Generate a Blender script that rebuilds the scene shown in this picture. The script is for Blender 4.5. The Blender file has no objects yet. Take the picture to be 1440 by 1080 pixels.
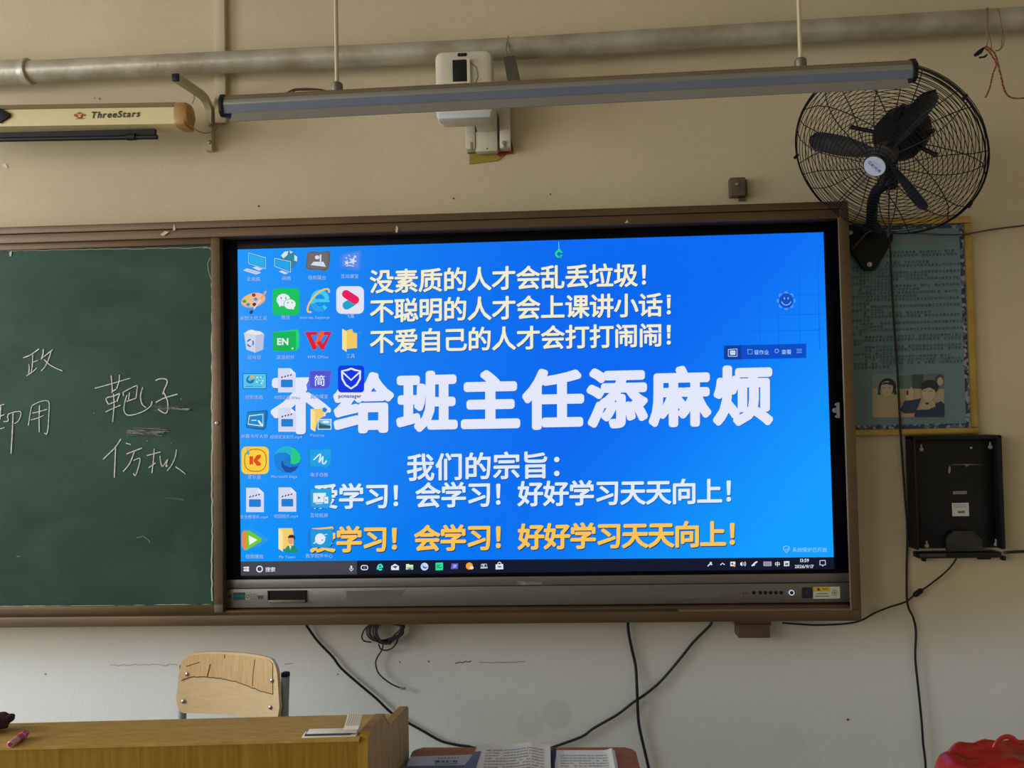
import bpy, bmesh, math, random
from mathutils import Vector, Matrix
random.seed(7)
S = bpy.context.scene
COL = S.collection
PI = math.pi

# ------------------------------------------------------------------ camera
CAM = Vector((1.00029966, -2.57216461, 1.55))
YAW, PITCH, ROLL = -0.04305123, 0.02748723, -0.02030351
FPX = 1082.0
_f = Vector((math.sin(YAW)*math.cos(PITCH), math.cos(YAW)*math.cos(PITCH), math.sin(PITCH)))
_r0 = Vector((math.cos(YAW), -math.sin(YAW), 0)); _u0 = _r0.cross(_f)
_r = _r0*math.cos(ROLL) + _u0*math.sin(ROLL); _u = -_r0*math.sin(ROLL) + _u0*math.cos(ROLL)
cam = bpy.data.objects.new('camera', bpy.data.cameras.new('camera'))
COL.objects.link(cam)
cam.data.sensor_width = 36.0; cam.data.lens = FPX/1440*36
cam.data.clip_start = 0.05
M = Matrix((( _r.x, _u.x, -_f.x, CAM.x), (_r.y, _u.y, -_f.y, CAM.y), (_r.z, _u.z, -_f.z, CAM.z), (0,0,0,1)))
cam.matrix_world = M
S.camera = cam

# ------------------------------------------------------------------ colour management, world, daylight
S.view_settings.view_transform = 'Standard'; S.view_settings.look = 'None'
S.view_settings.gamma = 1.0; S.view_settings.exposure = 0.0
S.view_settings.use_curve_mapping = False
W = bpy.data.worlds.new('world'); S.world = W; W.use_nodes = True
W.node_tree.nodes['Background'].inputs[0].default_value = (0.75, 0.85, 1.0, 1)
W.node_tree.nodes['Background'].inputs[1].default_value = 0.5
def area(name, loc, aim, sx, sy, power, col):
    l = bpy.data.lights.new(name, 'AREA'); l.shape = 'RECTANGLE'; l.size = sx; l.size_y = sy
    l.energy = power; l.color = col
    o = bpy.data.objects.new(name, l); COL.objects.link(o); o.location = loc
    o.rotation_euler = (Vector(aim)-Vector(loc)).to_track_quat('-Z', 'Y').to_euler()
    return o
# daylight entering through the three window openings of the left wall
area('daylight_window', (-3.62, -1.75, 2.05), (-2.6, -1.72, 1.62), 1.5, 2.0, 112, (0.93, 0.97, 1.0))
area('daylight_window', (-3.62, -4.35, 2.05), (-2.6, -4.2, 1.6), 1.9, 2.0, 66, (1.0, 0.93, 0.82))
area('daylight_window', (-3.62, -6.85, 2.05), (-2.6, -6.6, 1.6), 1.9, 2.0, 66, (1.0, 0.93, 0.82))

# ------------------------------------------------------------------ helpers
def at(px, py, Y):
    d = _f*FPX + _r*(px-720) - _u*(py-540)
    return CAM + d*((Y-CAM.y)/d.y)
def atx(px, py, X):
    d = _f*FPX + _r*(px-720) - _u*(py-540)
    return CAM + d*((X-CAM.x)/d.x)
def atz(px, py, Z):
    d = _f*FPX + _r*(px-720) - _u*(py-540)
    return CAM + d*((Z-CAM.z)/d.z)
def lin(c):
    out = []
    for v in c[:3]:
        v = v/255.0
        out.append(v/12.92 if v <= 0.04045 else ((v+0.055)/1.055)**2.4)
    return tuple(out) + (1.0,)
MATS = {}
def mat(name, col, rough=0.6, metal=0.0, var=0.0, scale=8.0, bump=0.0, bscale=60.0, spec=0.5, stretch=None, col2=None, emit=None, coat=0.0):
    if name in MATS: return MATS[name]
    m = bpy.data.materials.new(name); m.use_nodes = True; nt = m.node_tree
    b = nt.nodes['Principled BSDF']
    b.inputs['Base Color'].default_value = lin(col); b.inputs['Roughness'].default_value = rough
    b.inputs['Metallic'].default_value = metal; b.inputs['Specular IOR Level'].default_value = spec
    if coat: b.inputs['Coat Weight'].default_value = coat; b.inputs['Coat Roughness'].default_value = 0.15
    if emit:
        b.inputs['Emission Color'].default_value = lin(emit); b.inputs['Emission Strength'].default_value = 1.0
    tc = nt.nodes.new('ShaderNodeTexCoord'); src = tc.outputs['Object']
    if stretch:
        mp = nt.nodes.new('ShaderNodeMapping'); mp.inputs['Scale'].default_value = stretch
        nt.links.new(src, mp.inputs[0]); src = mp.outputs[0]
    if var > 0 or col2:
        n = nt.nodes.new('ShaderNodeTexNoise'); n.inputs['Scale'].default_value = scale; n.inputs['Detail'].default_value = 6
        nt.links.new(src, n.inputs['Vector'])
        r = nt.nodes.new('ShaderNodeValToRGB'); r.color_ramp.elements[0].position = 0.35; r.color_ramp.elements[1].position = 0.65
        a = lin(col); 
        if col2: r.color_ramp.elements[0].color = lin(col2); r.color_ramp.elements[1].color = a
        else:
            r.color_ramp.elements[0].color = tuple(x*(1-var) for x in a[:3])+(1,)
            r.color_ramp.elements[1].color = tuple(min(1, x*(1+var)) for x in a[:3])+(1,)
        nt.links.new(n.outputs['Fac'], r.inputs[0]); nt.links.new(r.outputs[0], b.inputs['Base Color'])
    if bump > 0:
        n2 = nt.nodes.new('ShaderNodeTexNoise'); n2.inputs['Scale'].default_value = bscale; n2.inputs['Detail'].default_value = 4
        nt.links.new(src, n2.inputs['Vector'])
        bp = nt.nodes.new('ShaderNodeBump'); bp.inputs['Strength'].default_value = bump; bp.inputs['Distance'].default_value = 0.01
        nt.links.new(n2.outputs['Fac'], bp.inputs['Height']); nt.links.new(bp.outputs[0], b.inputs['Normal'])
    MATS[name] = m
    return m
def glow(col):
    return mat('screen_glow_%d_%d_%d' % tuple(col), (0, 0, 0), 0.5, spec=0.15, emit=col)

WL = {}
def thing(name, label, cat, loc=(0, 0, 0), group=None):
    o = bpy.data.objects.new(name, None); COL.objects.link(o)
    o.empty_display_size = 0.05
    o.location = loc; o['label'] = label; o['category'] = cat
    if group: o['group'] = group
    WL[o] = Vector(loc)
    return o
def obj(name, bm, m, parent=None, smooth=0.6, label=None):
    bmesh.ops.recalc_face_normals(bm, faces=bm.faces[:])
    co = [v.co for v in bm.verts]
    c = Vector(((min(v.x for v in co)+max(v.x for v in co))/2, (min(v.y for v in co)+max(v.y for v in co))/2, min(v.z for v in co)))
    bmesh.ops.translate(bm, verts=bm.verts[:], vec=-c)
    me = bpy.data.meshes.new(name); bm.to_mesh(me); bm.free()
    for mm in (m if isinstance(m, (list, tuple)) else [m]): me.materials.append(mm)
    if smooth:
        me.polygons.foreach_set('use_smooth', [True]*len(me.polygons))
        try: me.set_sharp_from_angle(angle=smooth)
        except Exception: pass
    o = bpy.data.objects.new(name, me); COL.objects.link(o)
    WL[o] = c.copy()
    if parent is not None:
        o.parent = parent; o.location = c - WL[parent]
    else: o.location = c
    if label: o['label'] = label
    return o
def tag(o, label, cat, group=None):
    o['label'] = label; o['category'] = cat
    if group: o['group'] = group
    return o
def struct(name, bm, m, parent=None, smooth=0.6):
    o = obj(name, bm, m, parent, smooth)
    if parent is None: o['kind'] = 'structure'
    return o
def B(): return bmesh.new()
def add(bm, verts, faces, mi=0):
    vs = [bm.verts.new(Vector(v)) for v in verts]
    for f in faces:
        try:
            q = bm.faces.new([vs[i] for i in f]); q.material_index = mi
        except ValueError: pass
    return vs
def box(bm, x0, x1, y0, y1, z0, z1, bev=0.0, seg=2, mi=0, mtx=None):
    t = bmesh.new()
    add(t, [(x0,y0,z0),(x1,y0,z0),(x1,y1,z0),(x0,y1,z0),(x0,y0,z1),(x1,y0,z1),(x1,y1,z1),(x0,y1,z1)],
        [(0,3,2,1),(4,5,6,7),(0,1,5,4),(1,2,6,5),(2,3,7,6),(3,0,4,7)])
    if bev > 0: bmesh.ops.bevel(t, geom=t.edges[:], offset=bev, segments=seg, affect='EDGES', profile=0.5)
    merge(bm, t, mi, mtx)
def merge(bm, t, mi=0, mtx=None):
    t.verts.index_update(); vs = []
    for v in t.verts: vs.append(bm.verts.new(mtx @ v.co if mtx else v.co))
    for f in t.faces:
        try: q = bm.faces.new([vs[v.index] for v in f.verts]); q.material_index = mi
        except ValueError: pass
    t.free()
def smoothpath(pts, n=6):
    pts = [Vector(p) for p in pts]
    if len(pts) < 3: return pts
    P = [pts[0]*2-pts[1]] + pts + [pts[-1]*2-pts[-2]]
    out = []
    for i in range(1, len(P)-2):
        a, b, c, d = P[i-1], P[i], P[i+1], P[i+2]
        for k in range(n):
            t = k/n
            out.append(0.5*((2*b)+(c-a)*t+(2*a-5*b+4*c-d)*t*t+(3*b-a-3*c+d)*t*t*t))
    out.append(pts[-1]); return out
def tube(bm, pts, r, n=8, closed=False, mi=0, flat=1.0):
    pts = [Vector(p) for p in pts]; m = len(pts); rings = []
    up = None
    for i, p in enumerate(pts):
        if closed: t = pts[(i+1) % m]-pts[i-1]
        else: t = pts[min(i+1, m-1)]-pts[max(i-1, 0)]
        t.normalize()
        if up is None:
            up = Vector((0,0,1)) if abs(t.z) < 0.9 else Vector((1,0,0))
        a = up - t*up.dot(t)
        if a.length < 1e-6: a = t.orthogonal()
        a.normalize(); b = t.cross(a); up = a
        rr = r[i] if isinstance(r, (list, tuple)) else r
        rings.append([bm.verts.new(p+a*(rr*math.cos(2*PI*k/n))+b*(rr*flat*math.sin(2*PI*k/n))) for k in range(n)])
    for i in range(m if closed else m-1):
        A, C = rings[i], rings[(i+1) % m]
        for k in range(n):
            f = bm.faces.new((A[k], A[(k+1) % n], C[(k+1) % n], C[k])); f.material_index = mi
    if not closed:
        f = bm.faces.new(rings[0][::-1]); f.material_index = mi
        f = bm.faces.new(rings[-1]); f.material_index = mi
def frame_of(axis):
    a = Vector(axis).normalized()
    e = a.cross(Vector((0,0,1)))
    if e.length < 1e-4: e = Vector((1,0,0))
    e.normalize(); return a, e, e.cross(a)
def lathe(bm, origin, axis, prof, n=24, mi=0):
    # prof: (radius, distance along axis)
    a, e1, e2 = frame_of(axis); o = Vector(origin); rings = []
    for r, h in prof:
        rings.append([bm.verts.new(o+a*h+(e1*math.cos(2*PI*k/n)+e2*math.sin(2*PI*k/n))*max(r, 1e-5)) for k in range(n)])
    for A, C in zip(rings, rings[1:]):
        for k in range(n):
            f = bm.faces.new((A[k], A[(k+1) % n], C[(k+1) % n], C[k])); f.material_index = mi
    for rg in (rings[0], rings[-1]):
        f = bm.faces.new(rg); f.material_index = mi
def prism(bm, front, depth, mi=0, bev=0.0):
    # front: coplanar world points; depth: extrusion vector
    t = bmesh.new(); d = Vector(depth); n = len(front)
    add(t, [Vector(p) for p in front]+[Vector(p)+d for p in front],
        [tuple(range(n)), tuple(range(2*n-1, n-1, -1))]+[(i, (i+1) % n, (i+1) % n+n, i+n) for i in range(n)])
    if bev: bmesh.ops.bevel(t, geom=[e for e in t.edges], offset=bev, segments=2, affect='EDGES', profile=0.5)
    merge(bm, t, mi)
def rrect2(x0, z0, x1, z1, r, n=5):
    out = []
    for cx, cz, a0 in ((x1-r, z1-r, 0), (x0+r, z1-r, 90), (x0+r, z0+r, 180), (x1-r, z0+r, 270)):
        for k in range(n+1):
            a = math.radians(a0+90*k/n); out.append((cx+r*math.cos(a), cz+r*math.sin(a)))
    return out
def screw(bm, p, axis=(0,-1,0), r=0.006, h=0.004, mi=0):
    lathe(bm, p, axis, [(r,0),(r,h*0.5),(r*0.75,h),(0,h*1.15)], 12, mi)

# ------------------------------------------------------------------ lettering: glyph meshes from the built-in font
GL = {}
def glyph(ch, off=0.0):
    k = (ch, off)
    if k not in GL:
        cu = bpy.data.curves.new('glyph', 'FONT'); cu.body = ch; cu.size = 1; cu.resolution_u = 3; cu.offset = off
        o = bpy.data.objects.new('glyph', cu); COL.objects.link(o)
        dg = bpy.context.evaluated_depsgraph_get()
        me = bpy.data.meshes.new_from_object(o.evaluated_get(dg))
        GL[k] = ([(v.co.x, v.co.y) for v in me.vertices], [tuple(p.vertices) for p in me.polygons])
        bpy.data.objects.remove(o); bpy.data.curves.remove(cu); bpy.data.meshes.remove(me)
    return GL[k]
def put_glyph(bm, ch, org, ex, ez, off=0.0, mi=0):
    vs, fs = glyph(ch, off)
    add(bm, [org+ex*x+ez*z for x, z in vs], fs, mi)
class Ink:
    """flat marks on a plane: coloured polygons, one thin layer over another"""
    def __init__(s, P, step=0.00012, glowing=True, first=0.0):
        s.bm = B(); s.P = P; s.mats = []; s.k = first; s.step = step; s.glow = glowing
        s.ox = s.oy = 0; s.s = 1.0
    def crop(s, ox, oy, sc): s.ox, s.oy, s.s = ox, oy, sc; return s
    def mi(s, col):
        m = col if not isinstance(col, tuple) else (glow(col) if s.glow else mat('ink_%d_%d_%d' % col, col, 0.7))
        if m not in s.mats: s.mats.append(m)
        return s.mats.index(m)
    def pt(s, p): return s.P(s.ox+p[0]/s.s, s.oy+p[1]/s.s) + Vector((0, -s.k*s.step, 0))
    def poly(s, pts, col):
        s.k += 1; vs = [s.bm.verts.new(s.pt(p)) for p in pts]
        es = [s.bm.edges.new((vs[i], vs[(i+1) % len(vs)])) for i in range(len(vs))]
        mi = s.mi(col)
        if len(vs) <= 4:
            s.bm.faces.new(vs).material_index = mi
        else:
            for g in bmesh.ops.triangle_fill(s.bm, edges=es, use_beauty=True, use_dissolve=False, normal=(0,-1,0))['geom']:
                if isinstance(g, bmesh.types.BMFace): g.material_index = mi
        return s
    def ell(s, cx, cy, rx, ry, col, rot=0, n=24, a0=0, a1=360):
        c, q = math.cos(math.radians(rot)), math.sin(math.radians(rot)); pts = []
        full = (a1-a0) >= 360
        for k in range(n if full else n+1):
            a = math.radians(a0+(a1-a0)*k/n); x, y = rx*math.cos(a), ry*math.sin(a)
            pts.append((cx+x*c-y*q, cy+x*q+y*c))
        if not full: pts.append((cx, cy))
        return s.poly(pts, col)
    def rr(s, x0, y0, x1, y1, r, col): return s.poly(rrect2(x0, y0, x1, y1, r), col)
    def line(s, pts, w, col, closed=False, curve=0, taper=False):
        if curve:
            q = smoothpath([(p[0], p[1], 0) for p in pts], curve); pts = [(v.x, v.y) for v in q]
        s.k += 1; m = len(pts); L, Rr = [], []; mi = s.mi(col)
        for i in range(m):
            a = pts[(i-1) % m] if closed else pts[max(i-1, 0)]; b = pts[(i+1) % m] if closed else pts[min(i+1, m-1)]
            dx, dy = b[0]-a[0], b[1]-a[1]; d = math.hypot(dx, dy) or 1
            ww = w/2*(1 if not taper else (1-0.6*i/(m-1)))
            nx, ny = -dy/d*ww, dx/d*ww
            L.append(s.bm.verts.new(s.pt((pts[i][0]+nx, pts[i][1]+ny)))); Rr.append(s.bm.verts.new(s.pt((pts[i][0]-nx, pts[i][1]-ny))))
        for i in range(m if closed else m-1):
            j = (i+1) % m; s.bm.faces.new((L[i], L[j], Rr[j], Rr[i])).material_index = mi
        return s
    def caps(s, a, b, w, col):
        s.line([a, b], w, col); s.k -= 1; s.ell(a[0], a[1], w/2, w/2, col, n=16); s.k -= 1; s.ell(b[0], b[1], w/2, w/2, col, n=16); return s
    def arc(s, cx, cy, rx, ry, a0, a1, w, col, n=20):
        return s.line([(cx+rx*math.cos(math.radians(a0+(a1-a0)*k/n)), cy+ry*math.sin(math.radians(a0+(a1-a0)*k/n))) for k in range(n+1)], w, col)
    def text(s, st, x0, yb, em, col, off=0.0, adv=None, half=0.55):
        """x0: start, yb: baseline, em: size, in crop units"""
        s.k += 1; mi = s.mi(col); x = x0
        for ch in st:
            o = s.pt((x, yb)); ex = s.pt((x+em, yb))-o; ez = s.pt((x, yb-em))-o
            if ch != ' ': put_glyph(s.bm, ch, o, ex, ez, off, mi)
            wide = ord(ch) > 0x2000
            if wide: x += (adv or em)
            else:
                vs, _ = glyph(ch, 0.0) if ch != ' ' else ([(0.3, 0)], 0)
                x += em*(max(v[0] for v in vs)+0.06)
        return s
    def done(s, name, parent, label=None):
        s.bm.normal_update()
        for f in s.bm.faces:
            if f.normal.y > 0: f.normal_flip()
        return obj(name, s.bm, s.mats, parent, smooth=0, label=label)

# ------------------------------------------------------------------ materials
def wall_material():
    m = mat('plaster_wall', (198, 184, 155), 0.85, var=0.05, scale=2.2, bump=0.12, bscale=90, spec=0.2)
    nt = m.node_tree; b = nt.nodes['Principled BSDF']
    base = b.inputs['Base Color'].links[0].from_socket
    geo = nt.nodes.new('ShaderNodeNewGeometry')
    sep = nt.nodes.new('ShaderNodeSeparateXYZ'); nt.links.new(geo.outputs['Position'], sep.inputs[0])
    # base colour blends from a cooler white low down to cream above
    r = nt.nodes.new('ShaderNodeMapRange'); r.interpolation_type = 'SMOOTHSTEP'; r.inputs[1].default_value = 0.58; r.inputs[2].default_value = 0.98
    nt.links.new(sep.outputs['Z'], r.inputs[0])
    mix = nt.nodes.new('ShaderNodeMix'); mix.data_type = 'RGBA'; mix.blend_type = 'MIX'
    mix.inputs[6].default_value = lin((226, 232, 232)); nt.links.new(base, mix.inputs[7]); nt.links.new(r.outputs[0], mix.inputs[0])
    cur = mix.outputs[2]
    # faint round damp stains low on the wall and a smudge
    def stain(px, py, rad, amt, cur):
        p = at(px, py, 0)
        vm = nt.nodes.new('ShaderNodeVectorMath'); vm.operation = 'DISTANCE'; vm.inputs[1].default_value = p
        nt.links.new(geo.outputs['Position'], vm.inputs[0])
        mr = nt.nodes.new('ShaderNodeMapRange'); mr.inputs[1].default_value = rad*0.8; mr.inputs[2].default_value = rad
        mr.inputs[3].default_value = amt; mr.inputs[4].default_value = 0
        nt.links.new(vm.outputs['Value'], mr.inputs[0])
        mx = nt.nodes.new('ShaderNodeMix'); mx.data_type = 'RGBA'; mx.inputs[7].default_value = lin((120, 116, 108))
        nt.links.new(cur, mx.inputs[6]); nt.links.new(mr.outputs[0], mx.inputs[0])
        return mx.outputs[2]
    cur = stain(783, 1005, 0.055, 0.12, cur); cur = stain(745, 1018, 0.05, 0.08, cur); cur = stain(1110, 1045, 0.06, 0.06, cur)
    nt.links.new(cur, b.inputs['Base Color'])
    return m
M_wall = wall_material()
M_ceil = mat('ceiling_paint', (205, 198, 180), 0.9, var=0.03)
M_floor = mat('floor_tiles', (150, 146, 138), 0.5, var=0.1, scale=3)
M_brown = mat('brown_frame', (98, 78, 54), 0.45, 0.3, var=0.10, scale=5, stretch=(1, 4, 8), bump=0.05)
M_lit_edge = mat('lit_frame_edge', (170, 150, 120), 0.35, 0.6, var=0.08)
M_black = mat('black_plastic', (12, 13, 17), 0.45, var=0.15, scale=20, spec=0.3)
M_blackm = mat('black_metal', (19, 18, 19), 0.55, 0.1, var=0.2, scale=20, spec=0.25)
M_rubber = mat('black_rubber', (18, 18, 18), 0.6, var=0.1)
M_steel = mat('steel', (170, 168, 160), 0.35, 0.9, var=0.1)
M_grayal = mat('grey_aluminium', (118, 116, 110), 0.45, 0.5, var=0.05, scale=3, stretch=(1, 1, 30))
M_white = mat('white_plastic', (205, 198, 180), 0.5, var=0.05)
M_pipe = mat('silver_paint_pipe', (186, 180, 164), 0.4, 0.3, var=0.22, scale=9, bump=0.2, bscale=30, col2=(158, 148, 128))
M_alu = mat('lamp_aluminium', (170, 172, 174), 0.33, 0.85, var=0.04, scale=3)
M_cream = mat('cream_enamel', (206, 192, 142), 0.5, var=0.05, scale=4)
M_amber = mat('yellowed_plastic', (172, 132, 74), 0.5, var=0.15, scale=14)
M_gold = mat('gold_frame', (176, 150, 78), 0.35, 0.6, var=0.15, scale=12)
M_chalk = mat('chalk', (212, 216, 206), 0.95, var=0.3, scale=120)
def oak(name, c1, c2, st, coat=0.0, rough=0.6):
    m = mat(name, c1, rough, coat=coat, spec=0.12 if not coat else 0.4); nt = m.node_tree; b = nt.nodes['Principled BSDF']
    tc = nt.nodes.new('ShaderNodeTexCoord'); mp = nt.nodes.new('ShaderNodeMapping'); mp.inputs['Scale'].default_value = st[0]; mp.inputs['Rotation'].default_value = st[1]
    n = nt.nodes.new('ShaderNodeTexNoise'); n.inputs['Scale'].default_value = 6; n.inputs['Detail'].default_value = 8; n.inputs['Roughness'].default_value = 0.65
    r = nt.nodes.new('ShaderNodeValToRGB'); r.color_ramp.elements[0].position = 0.32; r.color_ramp.elements[1].position = 0.68
    r.color_ramp.elements[0].color = lin(c2); r.color_ramp.elements[1].color = lin(c1)
    nt.links.new(tc.outputs['Object'], mp.inputs[0]); nt.links.new(mp.outputs[0], n.inputs['Vector'])
    nt.links.new(n.outputs['Fac'], r.inputs[0]); nt.links.new(r.outputs[0], b.inputs['Base Color'])
    return m
M_oakv = oak('oak_veneer_upright', (170, 136, 56), (142, 108, 36), ((26, 26, 1.2), (0, 0, 0)))
M_oakt = oak('oak_veneer_slanting', (196, 164, 94), (170, 136, 68), ((5, 34, 5), (0, 0, 0.72)))
M_oaks = oak('grey_oak_veneer', (186, 164, 124), (164, 142, 104), ((10, 10, 1.5), (0, 0, 0)))
M_beech = oak('beech_plywood', (234, 210, 168), (222, 194, 150), ((4, 4, 26), (0, 0, 0)), coat=0.5, rough=0.3)
M_ply = oak('bare_ply', (228, 198, 148), (206, 172, 122), ((30, 8, 3), (0, 0, 0)))
M_redwood = oak('red_brown_wood', (182, 116, 54), (152, 92, 40), ((3, 26, 8), (0, 0, 0)))
M_tubegreen = mat('grey_green_tube', (150, 168, 166), 0.4, 0.1, var=0.06)
M_paper = mat('paper', (236, 236, 230), 0.8, var=0.03)
M_papergrey = mat('grey_paper', (196, 198, 196), 0.75, var=0.04)

# ------------------------------------------------------------------ the room
XL, XR, YB, ZC = -3.7, 3.9, -8.2, 3.4
bm = B(); box(bm, XL, XR, 0, 0.2, 0, ZC); wall = struct('wall_front', bm, M_wall, smooth=0)
bm = B(); box(bm, XR, XR+0.2, YB, 0.2, 0, ZC); struct('wall_right', bm, M_wall, smooth=0)
bm = B(); box(bm, XL-0.2, XR+0.2, YB-0.2, YB, 0, ZC); struct('wall_back', bm, M_wall, smooth=0)
bm = B(); box(bm, XL-0.2, XR+0.2, YB-0.2, 0.2, ZC, ZC+0.2); struct('ceiling', bm, M_ceil, smooth=0)
bm = B(); box(bm, XL-0.2, XR+0.2, YB-0.2, 0.2, -0.2, 0); struct('floor', bm, M_floor, smooth=0)
wins = [(-2.55, -0.95), (-5.35, -3.35), (-7.85, -5.85)]
bm = B()
box(bm, XL-0.2, XL, YB, 0.2, 0, 1.0); box(bm, XL-0.2, XL, YB, 0.2, 3.1, ZC)
ys = [0.2] + [v for w in wins for v in (w[1], w[0])] + [YB]
for i in range(0, len(ys), 2): box(bm, XL-0.2, XL, ys[i+1], ys[i], 1.0, 3.1)
struct('wall_left', bm, M_wall, smooth=0)
for i, (a, b_) in enumerate(wins):
    bm = B()
    for y0, y1, z0, z1 in ((a, a+0.05, 1.0, 3.1), (b_-0.05, b_, 1.0, 3.1), (a, b_, 1.0, 1.05), (a, b_, 3.05, 3.1), ((a+b_)/2-0.025, (a+b_)/2+0.025, 1.05, 3.05)):
        box(bm, XL-0.14, XL-0.09, y0, y1, z0, z1)
    struct('window_%d' % (i+1), bm, M_white)

# hairline cracks and small chips in the plaster
def crack(pts, w, col):
    k = Ink(lambda x, y: at(x, y, -0.0012), glowing=False)
    k.line(pts, w, col); return k.done('crack', wall)
def jag(x0, y0, x1, y1, n, a): return [(x0+(x1-x0)*i/n, y0+(y1-y0)*i/n+random.uniform(-a, a)) for i in range(n+1)]
crack(jag(155, 936, 250, 935, 16, 1.6), 0.7, (150, 146, 138))
crack(jag(640, 932, 662, 930, 6, 1.2), 1.2, (96, 92, 86))
crack(jag(674, 932, 738, 931, 10, 0.8), 0.7, (110, 106, 100))
crack(jag(400, 934, 412, 933, 4, 1.0), 0.8, (110, 104, 98))
for x, y, r in ((638, 279, 1.6), (774, 273, 1.3), (562, 931, 1.2), (603, 930, 1.4), (64, 948, 1.2), (140, 139, 1.5), (133, 138, 1.0), (364, 290, 1.8), (475, 948, 1.2), (1192, 1012, 2.0)):
    k = Ink(lambda a, b: at(a, b, -0.001), glowing=False)
    k.poly([(x+r*(0.6+0.6*random.random())*math.cos(q*PI/4), y+r*(0.6+0.6*random.random())*math.sin(q*PI/4)) for q in range(8)], (104, 92, 76)); k.done('chip', wall)
k = Ink(lambda a, b: at(a, b, -0.002), glowing=False)
k.poly([(3, 231), (8, 230), (11, 235), (9, 237), (5, 234)], (214, 206, 188)); k.done('chip', wall)

# ------------------------------------------------------------------ cable trunking high on the wall
bm = B(); box(bm, -0.106, -0.068, -0.02, 0, 2.533, ZC, 0.002); tag(obj('cable_trunking', bm, M_wall), 'square wall-coloured trunking strip running up to the ceiling', 'trunking')

# ------------------------------------------------------------------ heating pipe
t = thing('heating_pipe', 'long silver-painted heating pipe across the top of the wall', 'pipe', (0.9, -0.08, 2.68))
pl = [at(45, 100.5, -0.075), at(720, 68.5, -0.075), at(1440, 25.5, -0.075)]
d0 = (pl[1]-pl[0]).normalized(); d1 = (pl[2]-pl[1]).normalized()
pp = [pl[0]-d0*0.02] + [pl[0]+(pl[1]-pl[0])*i/8 for i in range(9)] + [pl[1]+(pl[2]-pl[1])*i/8 for i in range(1, 9)] + [pl[2]+d1*1.33]
bm = B(); tube(bm, smoothpath(pp, 2), 0.0348, 20); obj('pipe_run', bm, M_pipe, t)
bm = B(); a = pl[0]-d0*0.006
tube(bm, [a-d0*2.9, a-d0*0.03, a-d0*0.02, a-d0*0.012, a, a+d0*0.003], [0.040, 0.040, 0.040, 0.043, 0.043, 0.039], 20); obj('pipe_socket', bm, M_pipe, t)

# ------------------------------------------------------------------ roller projection screen case
Yp = -0.16
cl, cr_ = at(-120, 170, Yp), at(256, 164, Yp)
t = thing('projection_screen', 'cream roller projection screen case marked ThreeStars on the upper wall', 'projection screen', (-0.5, Yp, at(100, 182, Yp).z))
ex = (cr_-cl); ex.normalize()
zc = Vector((0, 0, 1))
prof = [(0.0, -0.037), (-0.012, -0.037), (-0.03, -0.034), (-0.034, -0.02), (-0.034, 0.018), (-0.028, 0.026), (-0.022, 0.036), (0.0, 0.038), (0.034, 0.036), (0.034, -0.037)]
def case_pt(o, p, s=1.0): return o + Vector((0, p[0]*s, 0)) + zc*(p[1]*s)
bm = B()
prism(bm, [case_pt(cl, p) for p in prof], cr_-cl); obj('casing', bm, M_cream, t)
bm = B()
prism(bm, [case_pt(cl, p) for p in ((-0.0345, 0.0195), (-0.0365, 0.020), (-0.029, 0.0275), (-0.0225, 0.0385), (0.0, 0.0395), (0.0, 0.0385))], cr_-cl-ex*0.012); obj('top_strip', bm, mat('shaded_brown', (136, 114, 82), 0.7, var=0.1), t)  # shading of the case's upper face, put into the colour as a brown strip
bm = B()
prism(bm, [case_pt(cr_-ex*0.012, p, 1.06) for p in prof], ex*0.036, bev=0.004); 
lathe(bm, cr_+ex*0.024+Vector((0, -0.008, 0)), ex, [(0.036, 0), (0.034, 0.008), (0.022, 0.012), (0, 0.0125)], 20)
screw(bm, cr_+ex*0.036+Vector((0, -0.012, -0.004)), ex, 0.006)
cap = obj('end_cap', bm, M_amber, t, label='yellowed plastic end cap')
k = Ink(lambda x, y: at(x, y, Yp-0.0355), glowing=False)
k.crop(0, 130, 4.5)
sl = 0.047
k.k += 1; mi = k.mi((52, 44, 34)); x = 572
for ch in 'ThreeStars':
    y = 163-(x-572)*0.033; o = k.pt((x, y)); ex_ = k.pt((x+58, y-1.9))-o; ez_ = k.pt((x+13, y-58))-o
    put_glyph(k.bm, ch, o, ex_, ez_, 0.022, mi); x += 58*max(v[0] for v in glyph(ch)[0])+7.0
k.done('lettering', t)
k = Ink(lambda x, y: at(x, y, Yp-0.0355), glowing=False).crop(0, 130, 4.5)
k.ell(503, 145, 20, 20, (150, 60, 50)); k.line([(488, 140), (518, 138)], 5, (206, 192, 142)); k.ell(503, 150, 9, 6, (206, 192, 142))
k.poly([(468, 137), (480, 135), (480, 156), (468, 150)], (170, 90, 76)); k.poly([(526, 135), (537, 136), (537, 150), (526, 152)], (170, 90, 76)); k.line([(478, 167), (536, 164)], 4, (150, 90, 70)); k.done('emblem', t)
bm = B()
ba, bb = at(-120, 193.5, Yp), at(219, 185.5, Yp); bb2 = at(222, 192, Yp)
prism(bm, [ba+Vector((0, -0.006, 0.008)), bb+Vector((0, -0.006, 0.008)), bb+Vector((0, -0.006, -0.010)), ba+Vector((0, -0.006, -0.010))], (0, 0.012, 0))
tube(bm, [ba+Vector((0, -0.004, -0.013)), bb2+Vector((0, -0.004, -0.003))], 0.0075, 12)
tube(bm, [at(180, 193.5, Yp)+Vector((0, -0.004, 0)), at(192, 193, Yp)+Vector((0, -0.004, 0))], 0.011, 12)
obj('bottom_bar', bm, M_black, t)

bm = B(); yp_ = Yp-0.0355; prism(bm, [at(-26, 163, yp_), at(0, 152, yp_), at(15, 160, yp_), at(15, 165, yp_), at(0, 174, yp_)], (0, -0.006, 0), bev=0.001); obj('front_plate', bm, M_blackm, t, label='pointed black plate on the case front')

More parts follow.
